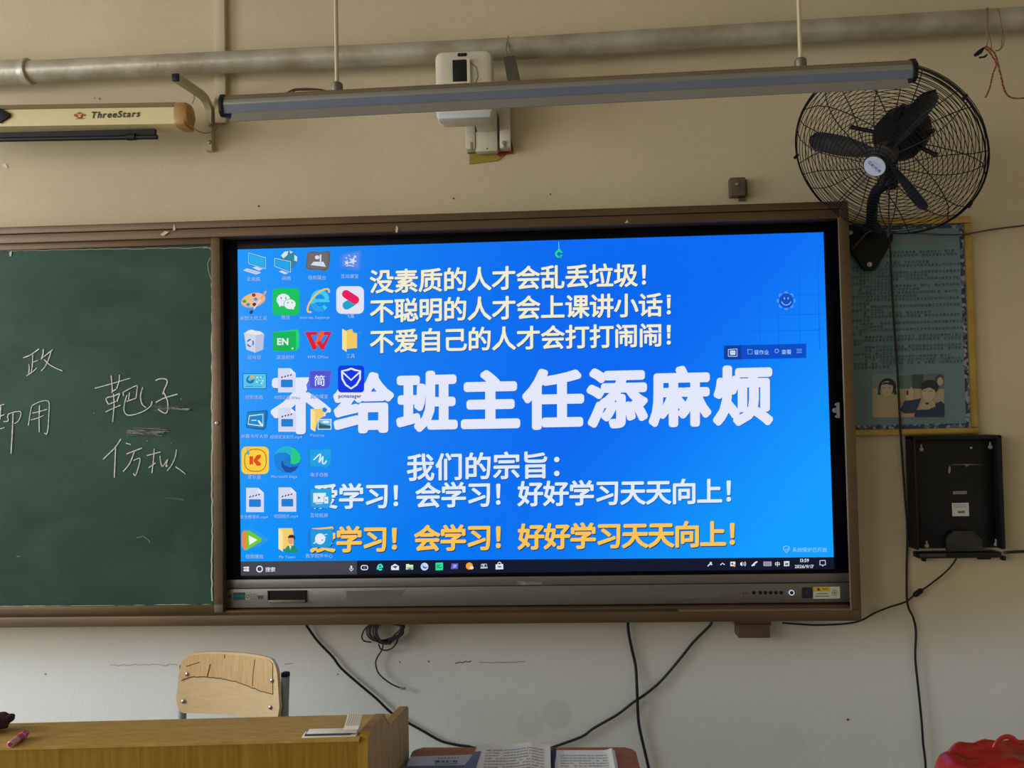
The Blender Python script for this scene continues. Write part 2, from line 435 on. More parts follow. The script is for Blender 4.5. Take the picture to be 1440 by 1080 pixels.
# wall bracket that carries the case
t = thing('screen_bracket', 'cream steel bracket arm beside the projection screen case', 'bracket', (at(295, 215, -0.01)))
bm = B()
xb = at(295, 190, -0.012).x
path = [Vector((xb, -0.0125, at(295, 213, -0.012).z)), Vector((xb, -0.0125, at(295, 178, -0.012).z)), Vector((xb, -0.0125, at(294, 160, -0.012).z)), Vector((xb, -0.02, at(291, 146, -0.02).z)), Vector((xb, -0.045, at(287, 140, -0.03).z))]
pe = atx(247, 109, xb); pb_ = atx(291, 141, xb)
path = [path[0], path[1]]
for bx_, by_ in ((296, 166), (294.5, 155), (291, 144), (285, 135), (275, 127.5), (262, 119), (247, 109)):
    q = atx(bx_, by_, xb); path.append(Vector((xb, min(q.y, -0.0125), q.z)))
pth = smoothpath(path, 5)
# square section
for i in range(len(pth)-1):
    pass
rings = []
for i, p in enumerate(pth):
    tn = (pth[min(i+1, len(pth)-1)]-pth[max(i-1, 0)]).normalized(); n = Vector((1, 0, 0)).cross(tn)
    rings.append([bm.verts.new(p+Vector((1, 0, 0))*a*0.0105+n*b*0.011) for a, b in ((-1, -1), (1, -1), (1, 1), (-1, 1))])
for A, C in zip(rings, rings[1:]):
    for q in range(4): bm.faces.new((A[q], A[(q+1) % 4], C[(q+1) % 4], C[q]))
bm.faces.new(rings[0]); bm.faces.new(rings[-1])
obj('bracket_arm', bm, mat('grey_cream', (184, 174, 142), 0.5, var=0.06), t)
bm = B(); e = pth[-1]; box(bm, e.x-0.0112, e.x+0.0112, e.y-0.004, e.y+0.004, e.z-0.0118, e.z+0.0118, 0.002); obj('end_plug', bm, M_black, t, label='black plastic end plug')
for yy in (176, 200):
    bm = B(); screw(bm, at(294.5, yy, -0.0235), (0, -1, 0), 0.007, 0.006); obj('bolt', bm, M_steel, t)
bm = B(); tube(bm, [at(272, 131, Yp), at(273.5, 138, Yp), at(270, 146, Yp)], 0.0022, 6); obj('hook', bm, M_steel, t)
bm = B(); tube(bm, smoothpath([at(268, 177, Yp-0.02), at(280, 185, -0.13), at(292, 187, -0.06), at(304, 182, -0.03), at(309, 174, -0.02), at(317, 173, -0.01)], 5), 0.0018, 6)
tag(obj('beige_wire', bm, mat('beige_cord', (150, 132, 100), 0.7)), 'thin beige cord looping from the roller case end to the trunking', 'wire')
# ------------------------------------------------------------------ short-throw projector and its mount
t = thing('projector', 'yellowed white wall projector hanging behind the tube lamp', 'projector', at(655, 200, -0.12))
Yf = -0.20
p0, p1 = at(613, 168, Yf), at(692, 68, Yf)
bm = B()
pr = rrect2(p0.x, p0.z, p1.x, p1.z, 0.022, 5)
def zcut(pts, f): return [f(p) for p in pts]
tt = bmesh.new(); n = len(pr)
lay = [(-0.30, 0.0), (-0.318, 0.012), (-0.322, 0.03)]
cx, cz_ = (p0.x+p1.x)/2, (p0.z+p1.z)/2
prev = None; rings = []
for y, ins in [(-0.125, 0.004), (-0.13, 0.0), (-0.185, 0.0), (-0.195, 0.005), (-0.200, 0.015)]:
    rings.append([tt.verts.new((cx+(x-cx)*(1-ins/0.08), y, cz_+(z-cz_)*(1-ins/0.1))) for x, z in pr])
for A, C in zip(rings, rings[1:]):
    for q in range(n): tt.faces.new((A[q], A[(q+1) % n], C[(q+1) % n], C[q]))
tt.faces.new(rings[0]); tt.faces.new(rings[-1]); merge(bm, tt)
obj('body', bm, M_white, t)
bm = B(); tube(bm, [at(x, y, -0.2005) for x, y in ((655, 122), (668, 118), (672, 108), (670, 95), (660, 86), (650, 84))], 0.0016, 6); obj('cover_seam', bm, mat('dark_beige', (140, 128, 104), 0.6), t)
bm = B(); a, c = at(636.5, 114, -0.21), at(655.5, 83, -0.21)
prism(bm, [(a.x, -0.208, a.z), (c.x, -0.208, a.z), (c.x, -0.208, c.z), (a.x, -0.208, c.z)], (0, 0.010, 0), bev=0.001)
obj('lens_window', bm, mat('dark_glass', (12, 18, 22), 0.15), t, label='dark glass lens window')
bm = B(); a, c = at(635.5, 120, -0.21), at(661, 82, -0.21); a2 = at(655.5, 114, -0.21)
box(bm, c.x-0.010, c.x, -0.210, -0.198, a.z, c.z, 0.001); box(bm, a.x, c.x-0.010, -0.209, -0.198, a.z, a2.z, 0.001); obj('window_frame', bm, M_white, t)
bm = B(); a = at(650, 77, -0.2)
for dx in (-0.009, 0, 0.009): lathe(bm, a+Vector((dx, 0.002, 0)), (0, -1, 0), [(0.006, 0), (0.006, 0.003), (0, 0.0032)], 12)
obj('sensor', bm, M_black, t)
bm = B(); a, c = at(616, 166, -0.2), at(690, 156, -0.2)
box(bm, a.x, c.x, -0.203, -0.155, a.z-0.004, a.z+0.014, 0.005); obj('base_tray', bm, mat('pale_blue_white', (196, 206, 208), 0.4), t)
a, c = at(656.5, 215, -0.01), at(717, 120, -0.01)
bm = B()
box(bm, a.x, a.x+0.032, -0.05, 0, a.z, c.z, 0.002); box(bm, c.x-0.036, c.x, -0.05, 0, a.z, c.z, 0.002); box(bm, a.x, c.x, -0.012, 0, a.z, c.z)
obj('wall_plate', bm, M_white, t)
b0, b1 = at(669, 213, -0.047), at(699, 184, -0.047)
bm = B(); box(bm, b0.x, b1.x, -0.047, -0.012, b0.z, b1.z, 0.002)
box(bm, b0.x+0.006, b1.x, -0.15, -0.012, b1.z-0.002, b1.z+0.07, 0.002)
prism(bm, [at(669, 168, -0.055), at(677, 184, -0.055), at(699, 184, -0.055), at(699, 168, -0.055)], (0, 0.03, 0)); obj('support_arm', bm, M_white, t)
bm = B(); screw(bm, at(709, 201, -0.05), (0, -1, 0), 0.007, 0.006); screw(bm, at(709.5, 206, -0.05), (0, -1, 0), 0.005, 0.006); obj('bolt', bm, M_steel, t)
bm = B(); q = at(663, 205, -0.052); box(bm, q.x-0.004, q.x+0.004, -0.0515, -0.05, q.z-0.013, q.z+0.013, 0.0005); obj('slot', bm, mat('brass_slot', (150, 130, 80), 0.5), t)
bm = B(); screw(bm, at(685, 209, -0.047), (0, -1, 0), 0.0025, 0.001); obj('hole', bm, M_black, t)
bm = B(); prism(bm, [at(660, 212, -0.004), at(702, 205, -0.004), at(712, 216, -0.004), at(700, 226, -0.004), at(660, 231, -0.004)], (0, 0.003, 0)); tag(obj('paper_scrap', bm, mat('olive_paper', (150, 138, 56), 0.8, var=0.12)), 'olive yellow paper scrap stuck under the projector mount', 'paper')
bm = B(); prism(bm, [at(694, 214, -0.007), at(716, 180, -0.007), at(721, 206, -0.007), at(722, 216, -0.007), at(712, 216, -0.007), at(703, 220, -0.007)], (0, 0.003, 0)); tag(obj('paper_scrap', bm, mat('red_paper', (150, 34, 34), 0.7, var=0.1)), 'torn red paper scrap stuck under the projector mount', 'paper')

# grey block tied to the pipe with wire
t = thing('hanging_block', 'small grey metal block tied to the pipe beside the projector', 'block', at(722, 116, -0.13))
bm = B(); prism(bm, [at(708, 79, -0.14), at(724, 77, -0.14), at(732, 114, -0.14), at(714, 117, -0.14)], (0, 0.03, 0), bev=0.003); obj('block_body', bm, mat('grey_steel', (104, 96, 86), 0.5, 0.3, var=0.15), t)
bm = B(); q = at(714, 58, -0.12); tube(bm, smoothpath([at(712, 80, -0.141), at(712, 66, -0.122), at(714, 54, -0.10), at(715, 51, -0.075), at(716, 66, -0.118), at(719, 79, -0.141)], 4), 0.0022, 6); obj('tie_wire', bm, M_steel, t)

# ------------------------------------------------------------------ hanging blackboard lamp
YL = -1.2
la, lb = at(313, 154.5, YL), at(1284, 105, YL)
ex = (lb-la).normalized()
t = thing('blackboard_lamp', 'long aluminium tube lamp hanging on two rods before the wall', 'lamp', ((la+lb)/2))
L0 = la+ex*0.006; L1 = lb-ex*0.006
def ext(prof, a, b): prism(bm, [a+Vector((0, p[0], 0))+zc*p[1] for p in prof], b-a)
bm = B(); ext([(0.055, 0.010), (0.03, 0.023), (0.004, 0.024), (-0.010, 0.0215), (-0.0165, 0.0155), (-0.0175, 0.0115), (-0.0205, 0.008), (-0.0205, 0.002), (-0.0165, -0.0125), (-0.012, -0.012), (-0.015, 0.002), (-0.012, 0.012), (0.004, 0.019), (0.028, 0.018), (0.053, 0.007)], L0, L1); obj('housing', bm, M_alu, t, smooth=0.9)
bm = B(); ext([(-0.0165, -0.0125), (-0.0195, -0.021), (-0.027, -0.033), (-0.0255, -0.0335), (-0.0175, -0.021), (-0.0145, -0.0125)], L0+ex*0.018, L1-ex*0.012); obj('reflector', bm, mat('dull_aluminium', (150, 148, 142), 0.5, 0.4, var=0.04), t, smooth=0.9)
bm = B(); ext([(0.01, 0.0243), (-0.0102, 0.0220), (-0.0170, 0.0157), (-0.0178, 0.0118), (-0.0172, 0.0118), (-0.0160, 0.0155), (-0.0098, 0.0212), (0.01, 0.0237)], L0, L1); obj('ceiling_reflection_strip', bm, mat('brown_reflection', (116, 100, 76), 0.7, var=0.1), t, label='brown top strip painted as a ceiling reflection')  # reflected ceiling on the upper curve, painted as a brown strip
bm = B(); ext([(-0.0211, 0.001), (-0.0190, -0.0062), (-0.0171, -0.0125), (-0.0165, -0.0120), (-0.0184, -0.0060), (-0.0204, 0.001)], L0, L1); obj('sky_reflection_strip', bm, mat('blue_grey_reflection', (112, 124, 146), 0.4, 0.2, var=0.06), t, label='blue-grey strip along the side painted as a sky reflection')  # reflected window sky on the housing, painted as a blue-grey strip
for o, s in ((la, 1), (lb, -1)):
    bm = B(); pts = [(0.058, 0.011), (0.03, 0.026), (0.002, 0.0275), (-0.014, 0.023), (-0.0235, 0.010), (-0.0235, 0.0), (-0.021, -0.012), (-0.012, -0.018), (0.05, 0.0)]
    prism(bm, [o+ex*(0.001 if s > 0 else -0.009)+Vector((0, p[0], 0))+zc*p[1] for p in pts], ex*0.008, bev=0.001); obj('end_cap', bm, M_black, t, label='black plastic end cap')
for px, top in ((473, 120), (1127, 85)):
    q = at(px, top, YL); q.y = YL+0.005
    zt = la.z+(q.x-la.x)*(lb.z-la.z)/(lb.x-la.x)+0.023
    bm = B(); tube(bm, [(q.x, q.y, zt), (q.x, q.y, ZC)], 0.0038, 10); rod = obj('hanger_rod', bm, mat('cream_rod', (196, 186, 158), 0.45, 0.3), t)
    bm = B(); lathe(bm, (q.x, q.y, zt-0.003), (0, 0, 1), [(0.0095, 0), (0.0105, 0.004), (0.0105, 0.018), (0.008, 0.021), (0, 0.0215)], 16); obj('collar', bm, mat('zinc_collar', (118, 112, 104), 0.4, 0.6), rod)
bm = B()
zt = 0.028
def lt(px, py, dy=0.01): return at(px, py, YL+dy)
tube(bm, smoothpath([lt(403, 131), lt(413, 126), lt(425, 125), lt(440, 125), lt(455, 127), lt(463, 130)], 5), 0.0018, 6)
tube(bm, smoothpath([lt(410, 131), lt(416, 127), lt(430, 126.5), lt(447, 126)], 5), 0.0016, 6, mi=0)
obj('lamp_wire', bm, mat('red_brown_wire', (96, 50, 38), 0.6), t)

# ------------------------------------------------------------------ sliding board cabinet
t = thing('board_cabinet', 'brown metal frame of the sliding board around the display', 'blackboard frame', (0.0, -0.07, 0.867))
X0, X1 = -2.05, 1.955
bm = B()
box(bm, X0, X1, -0.15, 0, 2.1415, 2.165, 0.003); box(bm, X0+0.031, 1.9265, -0.147, -0.002, 2.112, 2.140, 0.002)
obj('top_rail', bm, M_brown, t)
bm = B(); box(bm, X0, X1, -0.15, 0, 0.867, 0.900, 0.003); box(bm, X0+0.031, 1.9265, -0.128, -0.001, 0.9003, 0.909, 0.001); obj('bottom_rail', bm, M_brown, t)
bm = B(); box(bm, 1.926, X1, -0.150, -0.141, 0.9002, 2.1413, 0.002); box(bm, 1.9495, X1, -0.141, 0, 0.9002, 2.1413, 0.001); obj('side_post', bm, M_brown, t)
bm = B(); box(bm, 1.9222, 1.9258, -0.1495, -0.1445, 0.9025, 2.112, 0.0008); box(bm, 1.40, 1.927, -0.1492, -0.12, 0.9003, 0.9022); obj('inner_edge_strip', bm, M_lit_edge, t, label='inner edge strip painted pale for caught light')  # light caught by the inner edge, put into the pale colour
bm = B(); box(bm, X0, X0+0.03, -0.15, 0, 0.9002, 2.1413, 0.003); obj('side_post', bm, M_brown, t)
bm = B(); box(bm, X0+0.03, 1.949, -0.012, -0.001, 0.90, 2.12); obj('back_panel', bm, M_black, t)
# lock hook on the post
bm = B(); q = at(1178, 577, -0.145)
for dz, r in ((0.018, 0.005), (0, 0.008), (-0.019, 0.005)):
    lathe(bm, (q.x+(0.0 if dz else -0.005), -0.135, q.z+dz), (0, -1, 0), [(r*0.5, 0.002), (r*0.5, 0.0), (r, 0), (r, 0.008), (r*0.5, 0.008), (r*0.5, 0.004)], 14)
box(bm, q.x+0.002, q.x+0.008, -0.14, -0.13, q.z-0.024, q.z+0.024); obj('lock_hook', bm, M_steel, t)
# torn tape flakes on the rail
for pts in ([(243, 324), (244.5, 315), (247, 321), (246, 324)], [(556, 327), (557, 317), (560, 320), (559, 327)], [(225, 330), (232, 325), (238, 326), (230, 332)], [(878, 314), (882, 309), (884, 313)]):
    k = Ink(lambda a, b: at(a, b, -0.1515), glowing=False); k.poly(pts, (196, 184, 160)); k.done('tape_flake', t)

# ------------------------------------------------------------------ chalkboard leaf
def chalkboard_material():
    m = mat('green_chalkboard', (46, 70, 60), 0.6, spec=0.2); nt = m.node_tree; b = nt.nodes['Principled BSDF']
    tc = nt.nodes.new('ShaderNodeTexCoord')
    n = nt.nodes.new('ShaderNodeTexNoise'); n.inputs['Scale'].default_value = 3.2; n.inputs['Detail'].default_value = 7; n.inputs['Distortion'].default_value = 0.8
    mp = nt.nodes.new('ShaderNodeMapping'); mp.inputs['Scale'].default_value = (1, 1, 1.6); nt.links.new(tc.outputs['Object'], mp.inputs[0]); nt.links.new(mp.outputs[0], n.inputs['Vector'])
    n2 = nt.nodes.new('ShaderNodeTexNoise'); n2.inputs['Scale'].default_value = 160; n2.inputs['Detail'].default_value = 3; nt.links.new(tc.outputs['Object'], n2.inputs['Vector'])
    ad = nt.nodes.new('ShaderNodeMath'); ad.operation = 'MULTIPLY_ADD'; ad.inputs[1].default_value = 0.25; nt.links.new(n2.outputs['Fac'], ad.inputs[0]); nt.links.new(n.outputs['Fac'], ad.inputs[2])
    r = nt.nodes.new('ShaderNodeValToRGB'); r.color_ramp.elements[0].position = 0.45; r.color_ramp.elements[1].position = 0.85
    r.color_ramp.elements[0].color = lin((36, 64, 54)); r.color_ramp.elements[1].color = lin((50, 82, 68))
    nt.links.new(ad.outputs[0], r.inputs[0]); nt.links.new(r.outputs[0], b.inputs['Base Color'])
    return m
M_cb = chalkboard_material()
t = thing('chalkboard', 'green sliding chalkboard leaf with white chalk handwriting', 'chalkboard', (-0.65, -0.13, 0.906))
bm = B(); box(bm, -1.27, -0.066, -0.127, -0.112, 0.925, 2.1); obj('writing_surface', bm, M_cb, t)
bm = B(); box(bm, -0.0725, -0.043, -0.137, -0.108, 0.906, 2.113, 0.002); obj('side_trim', bm, M_brown, t)
bm = B(); box(bm, -1.27, -0.0725, -0.136, -0.108, 2.0915, 2.1135, 0.002); obj('top_trim', bm, M_brown, t)
bm = B(); box(bm, -1.27, -0.0725, -0.136, -0.108, 0.906, 0.930, 0.002); obj('bottom_trim', bm, M_brown, t)
bm = B(); box(bm, -1.30, -1.27, -0.137, -0.108, 0.906, 2.113, 0.002); obj('side_trim', bm, M_brown, t)
bm = B(); box(bm, -0.0725, -0.045, -0.1372, -0.1074, 0.906, 0.931, 0.001); obj('corner_piece', bm, mat('grey_corner', (92, 92, 78), 0.6), t)
bm = B(); q = at(305.5, 595, -0.137); lathe(bm, q, (0, -1, 0), [(0.006, 0), (0.006, 0.003), (0.0035, 0.004), (0.0032, 0.001), (0, 0.001)], 16); obj('lock_cylinder', bm, M_steel, t)
PC = lambda x, y: at(x, y, -0.1285)
k = Ink(PC, glowing=False)
xs = [(298.3+random.uniform(-1.0, 0.6), 352+i*(845-352)/60) for i in range(61)]
k.line(xs, 1.8, (196, 190, 170)); k.line([(296, 362), (292, 370), (293, 380), (297, 393)], 1.0, (150, 150, 136)); k.line([(298, 352), (293, 348), (286, 347)], 1.0, (150, 150, 136))
xs = [(i*297/40, 853-i*2.5/40+random.uniform(-0.5, 0.5)) for i in range(41)]
k.line(xs, 1.6, (200, 194, 174)); k.line([(i*297/40, 352.8-i*4.6/40+random.uniform(-0.6, 0.6)) for i in range(41)], 1.3, (140, 132, 110)); k.poly([(13, 355), (17, 353), (16, 360), (14, 361)], (190, 184, 164))
k.done('peeling_edge', t)
# chalk handwriting, traced stroke by stroke (crop 0,470 x4.5)
chars = {
 0: [[(147,150),(195,130),(248,93)],[(207,130),(205,200),(196,250)],[(207,178),(240,166)],[(183,190),(186,215),(183,250)],[(168,263),(205,240),(235,213)],[(275,95),(272,125),(262,160)],[(268,150),(300,125),(333,98)],[(325,105),(308,160),(285,205),(262,233)],[(280,160),(310,190),(350,213),(396,232)]],
 1: [[(0,452),(28,442)],[(5,452),(2,500),(0,540)],[(0,520),(30,508)],[(0,600),(28,592)],[(50,520),(54,505)],[(48,520),(52,548),(22,552)],[(55,505),(95,492),(130,490),(132,515),(115,550),(92,565)],[(84,500),(78,620),(70,755)]],
 2: [[(200,455),(192,500),(180,578)],[(200,452),(250,428),(290,420),(312,435),(308,520),(303,600),(295,632),(282,625)],[(205,500),(250,488),(300,475)],[(195,542),(240,530),(278,515)],[(250,450),(248,540),(250,620)]],
 3: [[(600,342),(700,315),(825,278)],[(702,260),(706,300),(712,360),(705,370)],[(757,258),(752,300),(738,345)],[(706,365),(735,348)],[(680,402),(670,412),(688,445)],[(680,400),(720,392),(757,375),(752,395),(740,428)],[(690,442),(735,425)],[(667,492),(720,468),(765,450)],[(718,375),(722,450),(714,555)],[(780,370),(782,390)],[(778,368),(820,345),(868,325),(868,350),(862,405)],[(820,370),(815,415)],[(800,425),(862,405)],[(805,385),(790,440),(788,485),(810,512),(860,505),(915,485),(955,455),(964,425)],[(905,335),(890,390),(900,440),(925,465)]],
 4: [[(985,293),(1015,282),(1050,285),(1058,305),(1040,350),(1030,380)],[(1035,365),(1060,420),(1062,470),(1048,500),(1015,485),(1000,472)],[(985,432),(1040,405),(1125,378)]],
 5: [[(765,663),(725,720),(652,793)],[(732,715),(728,800),(724,908)],[(797,690),(830,698)],[(800,758),(850,740),(900,720)],[(850,745),(820,820),(780,868)],[(845,800),(885,785),(880,830),(858,892),(845,880)]],
 6: [[(928,768),(965,758),(1015,745)],[(975,725),(970,800),(962,878)],[(940,845),(985,815)],[(1012,770),(1018,810),(1030,835),(1060,795)],[(1062,790),(1050,835),(1062,830)],[(1118,730),(1108,780),(1085,830),(1058,865)],[(1112,838),(1145,860),(1175,883)]],
}
for ci, strokes in chars.items():
    k = Ink(lambda x, y: at(x, y, -0.1288), glowing=False).crop(0, 470, 4.5)
    for st in strokes:
        wob = [(x+random.uniform(-1, 1), y+random.uniform(-1, 1)) for x, y in st]
        k.line(wob, (6.8 if ci in (3, 4, 5, 6) else 6.2)*random.uniform(0.75, 1.05), M_chalk, curve=5)
    k.done('chalk_character', t)
sm = mat('chalk_smear', (138, 136, 130), 0.95, var=0.3, scale=60); sm2 = mat('faint_smear', (86, 100, 92), 0.95, var=0.3, scale=50)
def smudge(fn):
    k = Ink(lambda x, y: at(x, y, -0.1283), glowing=False).crop(0, 470, 4.5); fn(k); k.done('chalk_smudge', t)
def sm_a(k):
    for i in range(60):
        x = random.uniform(795, 1010); y = random.gauss(620, 11); k.line([(x, y), (x+random.uniform(25, 90), y+random.uniform(-1, 8))], random.uniform(2, 5), sm if random.random() < 0.5 else sm2)
def sm_b(k):
    for i in range(36):
        x = random.uniform(960, 1130); y = random.gauss(470, 9); k.line([(x, y), (x+random.uniform(20, 80), y+random.uniform(-1, 6))], random.uniform(2, 5), sm if random.random() < 0.3 else sm2)
    k.poly([(1160, 468), (1212, 470), (1190, 482), (1150, 478)], sm)
smudge(sm_a); smudge(sm_b)
for x, y, r in ((595, 498, 5), (1145, 410, 5), (930, 675, 5), (1085, 690, 4)): smudge(lambda k: k.ell(x, y, r, r, sm, n=8))
smudge(lambda k: k.crop(0, 720, 3).line([(575, 108), (605, 103), (628, 118), (632, 130)], 3, sm)); smudge(lambda k: k.crop(0, 720, 3).line([(70, 188), (85, 186)], 3, sm))
smudge(lambda k: k.crop(0, 360, 3).line([(700, 1020), (775, 1028)], 7, sm2)); smudge(lambda k: k.crop(0, 360, 3).line([(890, 605), (895, 585)], 2, sm))

# ------------------------------------------------------------------ interactive display
t = thing('interactive_display', 'large flat interactive display with blue desktop inside the board frame', 'display', (0.95, -0.06, 0.91))
SW, SH, SZ, SY = 1.895, 1.066, 1.01416, -0.10
bm = B(); box(bm, -0.055, 1.946, -0.094, -0.014, 0.912, 2.11, 0.003); obj('housing', bm, M_black, t)
bm = B()
for x0, x1, z0, z1 in ((-0.048, 0.001, 1.003, 2.105), (SW-0.001, 1.945, 1.003, 2.105), (0, SW, SZ+SH-0.001, 2.105), (0, SW, 1.003, SZ+0.001)):
    box(bm, x0, x1, -0.1025, -0.09, z0, z1, 0.001)
obj('bezel', bm, mat('glossy_black_bezel', (6, 8, 16), 0.4, spec=0.08), t)
def wallpaper():
    m = bpy.data.materials.new('wallpaper'); m.use_nodes = True; nt = m.node_tree; b = nt.nodes['Principled BSDF']
    b.inputs['Base Color'].default_value = (0, 0, 0, 1); b.inputs['Roughness'].default_value = 0.28; b.inputs['Specular IOR Level'].default_value = 0.25
    tc = nt.nodes.new('ShaderNodeTexCoord'); sp = nt.nodes.new('ShaderNodeSeparateXYZ'); nt.links.new(tc.outputs['Generated'], sp.inputs[0])
    rx = nt.nodes.new('ShaderNodeValToRGB'); cr = rx.color_ramp; cr.elements[0].color = lin((0, 148, 250)); cr.elements[1].position = 1.0; cr.elements[1].color = lin((0, 104, 244))
    e = cr.elements.new(0.28); e.color = lin((0, 122, 240)); e = cr.elements.new(0.55); e.color = lin((0, 104, 240))
    nt.links.new(sp.outputs['X'], rx.inputs[0])
    ma = nt.nodes.new('ShaderNodeMath'); ma.operation = 'MULTIPLY_ADD'; ma.inputs[1].default_value = -0.55; nt.links.new(sp.outputs['Z'], ma.inputs[0]); nt.links.new(sp.outputs['X'], ma.inputs[2])
    mr = nt.nodes.new('ShaderNodeMapRange'); mr.interpolation_type = 'SMOOTHSTEP'; mr.inputs[1].default_value = 0.30; mr.inputs[2].default_value = 0.95; nt.links.new(ma.outputs[0], mr.inputs[0])
    mx = nt.nodes.new('ShaderNodeMix'); mx.data_type = 'RGBA'; nt.links.new(mr.outputs[0], mx.inputs[0]); nt.links.new(rx.outputs[0], mx.inputs[6]); mx.inputs[7].default_value = lin((10, 158, 255))
    nt.links.new(mx.outputs[2], b.inputs['Emission Color']); b.inputs['Emission Strength'].default_value = 1.0
    return m
bm = B(); box(bm, 0, SW, SY, -0.094, SZ, SZ+SH); scr = obj('screen', bm, wallpaper(), t, smooth=0, label='lit blue desktop screen')
PS = lambda x, y: at(x, y, SY-0.0003)
# faint grid of the wallpaper
k = Ink(PS).crop(960, 400, 6.545)
gl = glow((6, 114, 248)); gl2 = glow((4, 109, 246))
for x in (140, 340, 515, 705, 875, 1070, 1250): k.line([(x-8, -300), (x, 100), (x+10, 600)], 8, gl2)
for y in (105, 285, 430): k.line([(-300, y+18), (500, y+6), (1290, y-12)], 8, gl2)
for i in range(5): k.line([(random.choice((140, 515, 705, 1070)), random.choice((105, 285))), (random.choice((340, 875)), random.choice((100, 280)))], 0.1, gl)
k.done('wallpaper_grid', scr)
# sentences
def sentence(cells, x0l, yl, x1l, yr, pitch, em, col, shadow, off, first=3.0, exc=None, sh=(0.7, 1.0), rnd=8):
    """cells: characters on equal pitch; yl/yr: baseline (px) at the two ends"""
    k = Ink(PS, first=first)
    n = len(cells)
    def run(dx, dy, c, o):
        k.k += 1.2; mi = k.mi(c)
        for i, ch in enumerate(cells):
            if ch == ' ': continue
            x = x0l+i*pitch+dx; y = yl+(yr-yl)*(x-x0l)/(x1l-x0l)+dy
            q = k.pt((x, y)); exv = k.pt((x+em, y+(yr-yl)*em/(x1l-x0l)))-q; ezv = k.pt((x, y-em))-q
            if rnd:
                for a in range(rnd):
                    put_glyph(k.bm, ch, q+exv*(o*math.cos(2*PI*a/rnd))+ezv*(o*math.sin(2*PI*a/rnd)), exv, ezv, 0.0, mi)
            else: put_glyph(k.bm, ch, q, exv, ezv, o, mi)
    run(sh[0], sh[1], shadow, off); run(0, 0, col, off)
    return k.done('wallpaper_sentence', scr)
NAVY = (10, 60, 140)
CREAM = (240, 236, 208)
sentence('没素质的人才会乱丢垃圾！', 519.5, 409.5, 925, 399.0, 34.3, 35.0, CREAM, NAVY, 0.022)
sentence('不聪明的人才会上课讲小话！', 519.5, 450.5, 960, 441.0, 34.35, 35.0, CREAM, NAVY, 0.022)
sentence('不爱自己的人才会打打闹闹！', 519.5, 493.5, 960, 483.5, 34.35, 35.0, CREAM, NAVY, 0.022)
sentence('不给班主任添麻烦', 380.5, 601.0, 1090, 587.5, 88.9, 85.0, (226, 230, 250), (20, 90, 200), 0.045, rnd=16)
sentence('我们的宗旨：', 571.5, 672.5, 815, 668.0, 40.3, 40.0, (222, 232, 252), NAVY, 0.022)
for seg in ('爱学习！', '    会学习！', '        好好学习天天向上！'):
    sentence(seg, 439.5, 712.5, 1052, 704.0, 36.0, 37.0, (222, 234, 252), NAVY, 0.026)
    sentence(seg, 435.5, 773.5, 1057, 764.5, 36.55, 38.0, (250, 196, 84), (20, 44, 96), 0.032, sh=(0.9, 1.3))

# desktop icons: one mesh each
PI_ = lambda x, y: at(x, y, SY-0.0012)
def icon(draw, caption, cx, cy, em=8.0, dark=False):
    k = Ink(PI_); draw(k); k.crop(0, 0, 1)
    w = sum(1.0 if ord(c) > 0x2000 else 0.55 for c in caption)*em
    k.text(caption, cx-w/2+0.5, cy+0.5, em, (20, 84, 180), 0.0); k.text(caption, cx-w/2, cy, em, (168, 204, 246) if not dark else (70, 80, 110), 0.0)
    return k.done('desktop_icon', scr)
LAV = (214, 216, 240)
def A(k): return k.crop(325, 340, 7.2)
def Bc(k): return k.crop(325, 480, 7.2)
def C(k): return k.crop(325, 610, 7.2)
def D(k): return k.crop(325, 730, 7.2)
def i_pc(k):
    A(k).poly([(175,110),(350,160),(350,275),(175,220)], (190,225,245)); k.poly([(178,116),(345,165),(345,268),(180,216)], (22,70,120)); k.poly([(182,122),(340,168),(340,262),(184,212)], (28,172,236))
    k.poly([(218,262),(250,250),(322,274),(282,294)], LAV); k.poly([(120,290),(165,270),(305,312),(258,332)], LAV); k.poly([(150,290),(172,282),(280,314),(262,320)], (190,180,205))
def i_net(k):
    A(k).ell(585,180,86,92,(48,128,160)); k.poly([(505,140),(540,100),(580,95),(570,135),(530,170)],(205,225,235)); k.poly([(640,130),(668,150),(668,200),(640,190)],(205,225,235)); k.poly([(590,90),(630,105),(600,120)],(205,225,235))
    k.poly([(440,165),(605,198),(605,312),(440,250)],(200,225,245)); k.poly([(445,172),(600,204),(600,304),(446,246)],(20,80,140)); k.poly([(450,178),(595,208),(595,298),(452,242)],(20,165,232))
    k.poly([(485,302),(512,291),(582,316),(545,330)],LAV)
def i_cam(k):
    A(k).poly([(772,112),(800,98),(900,102),(985,92),(1006,112),(1000,200),(985,275),(955,296),(860,285),(790,285),(752,262),(765,180)],(98,94,98)); k.poly([(780,118),(980,104),(975,270),(860,276),(770,256)],(112,106,108))
    k.poly([(835,202),(935,202),(960,254),(806,236)],LAV); k.line([(907,130),(905,200)],16,LAV); k.ell(872,158,24,20,LAV); k.line([(880,160),(905,160)],8,LAV)
def star(cx, cy, r, rot): return [(cx+(r if i % 2 == 0 else r*0.42)*math.cos(rot+i*PI/5), cy+(r if i % 2 == 0 else r*0.42)*math.sin(rot+i*PI/5)) for i in range(10)]
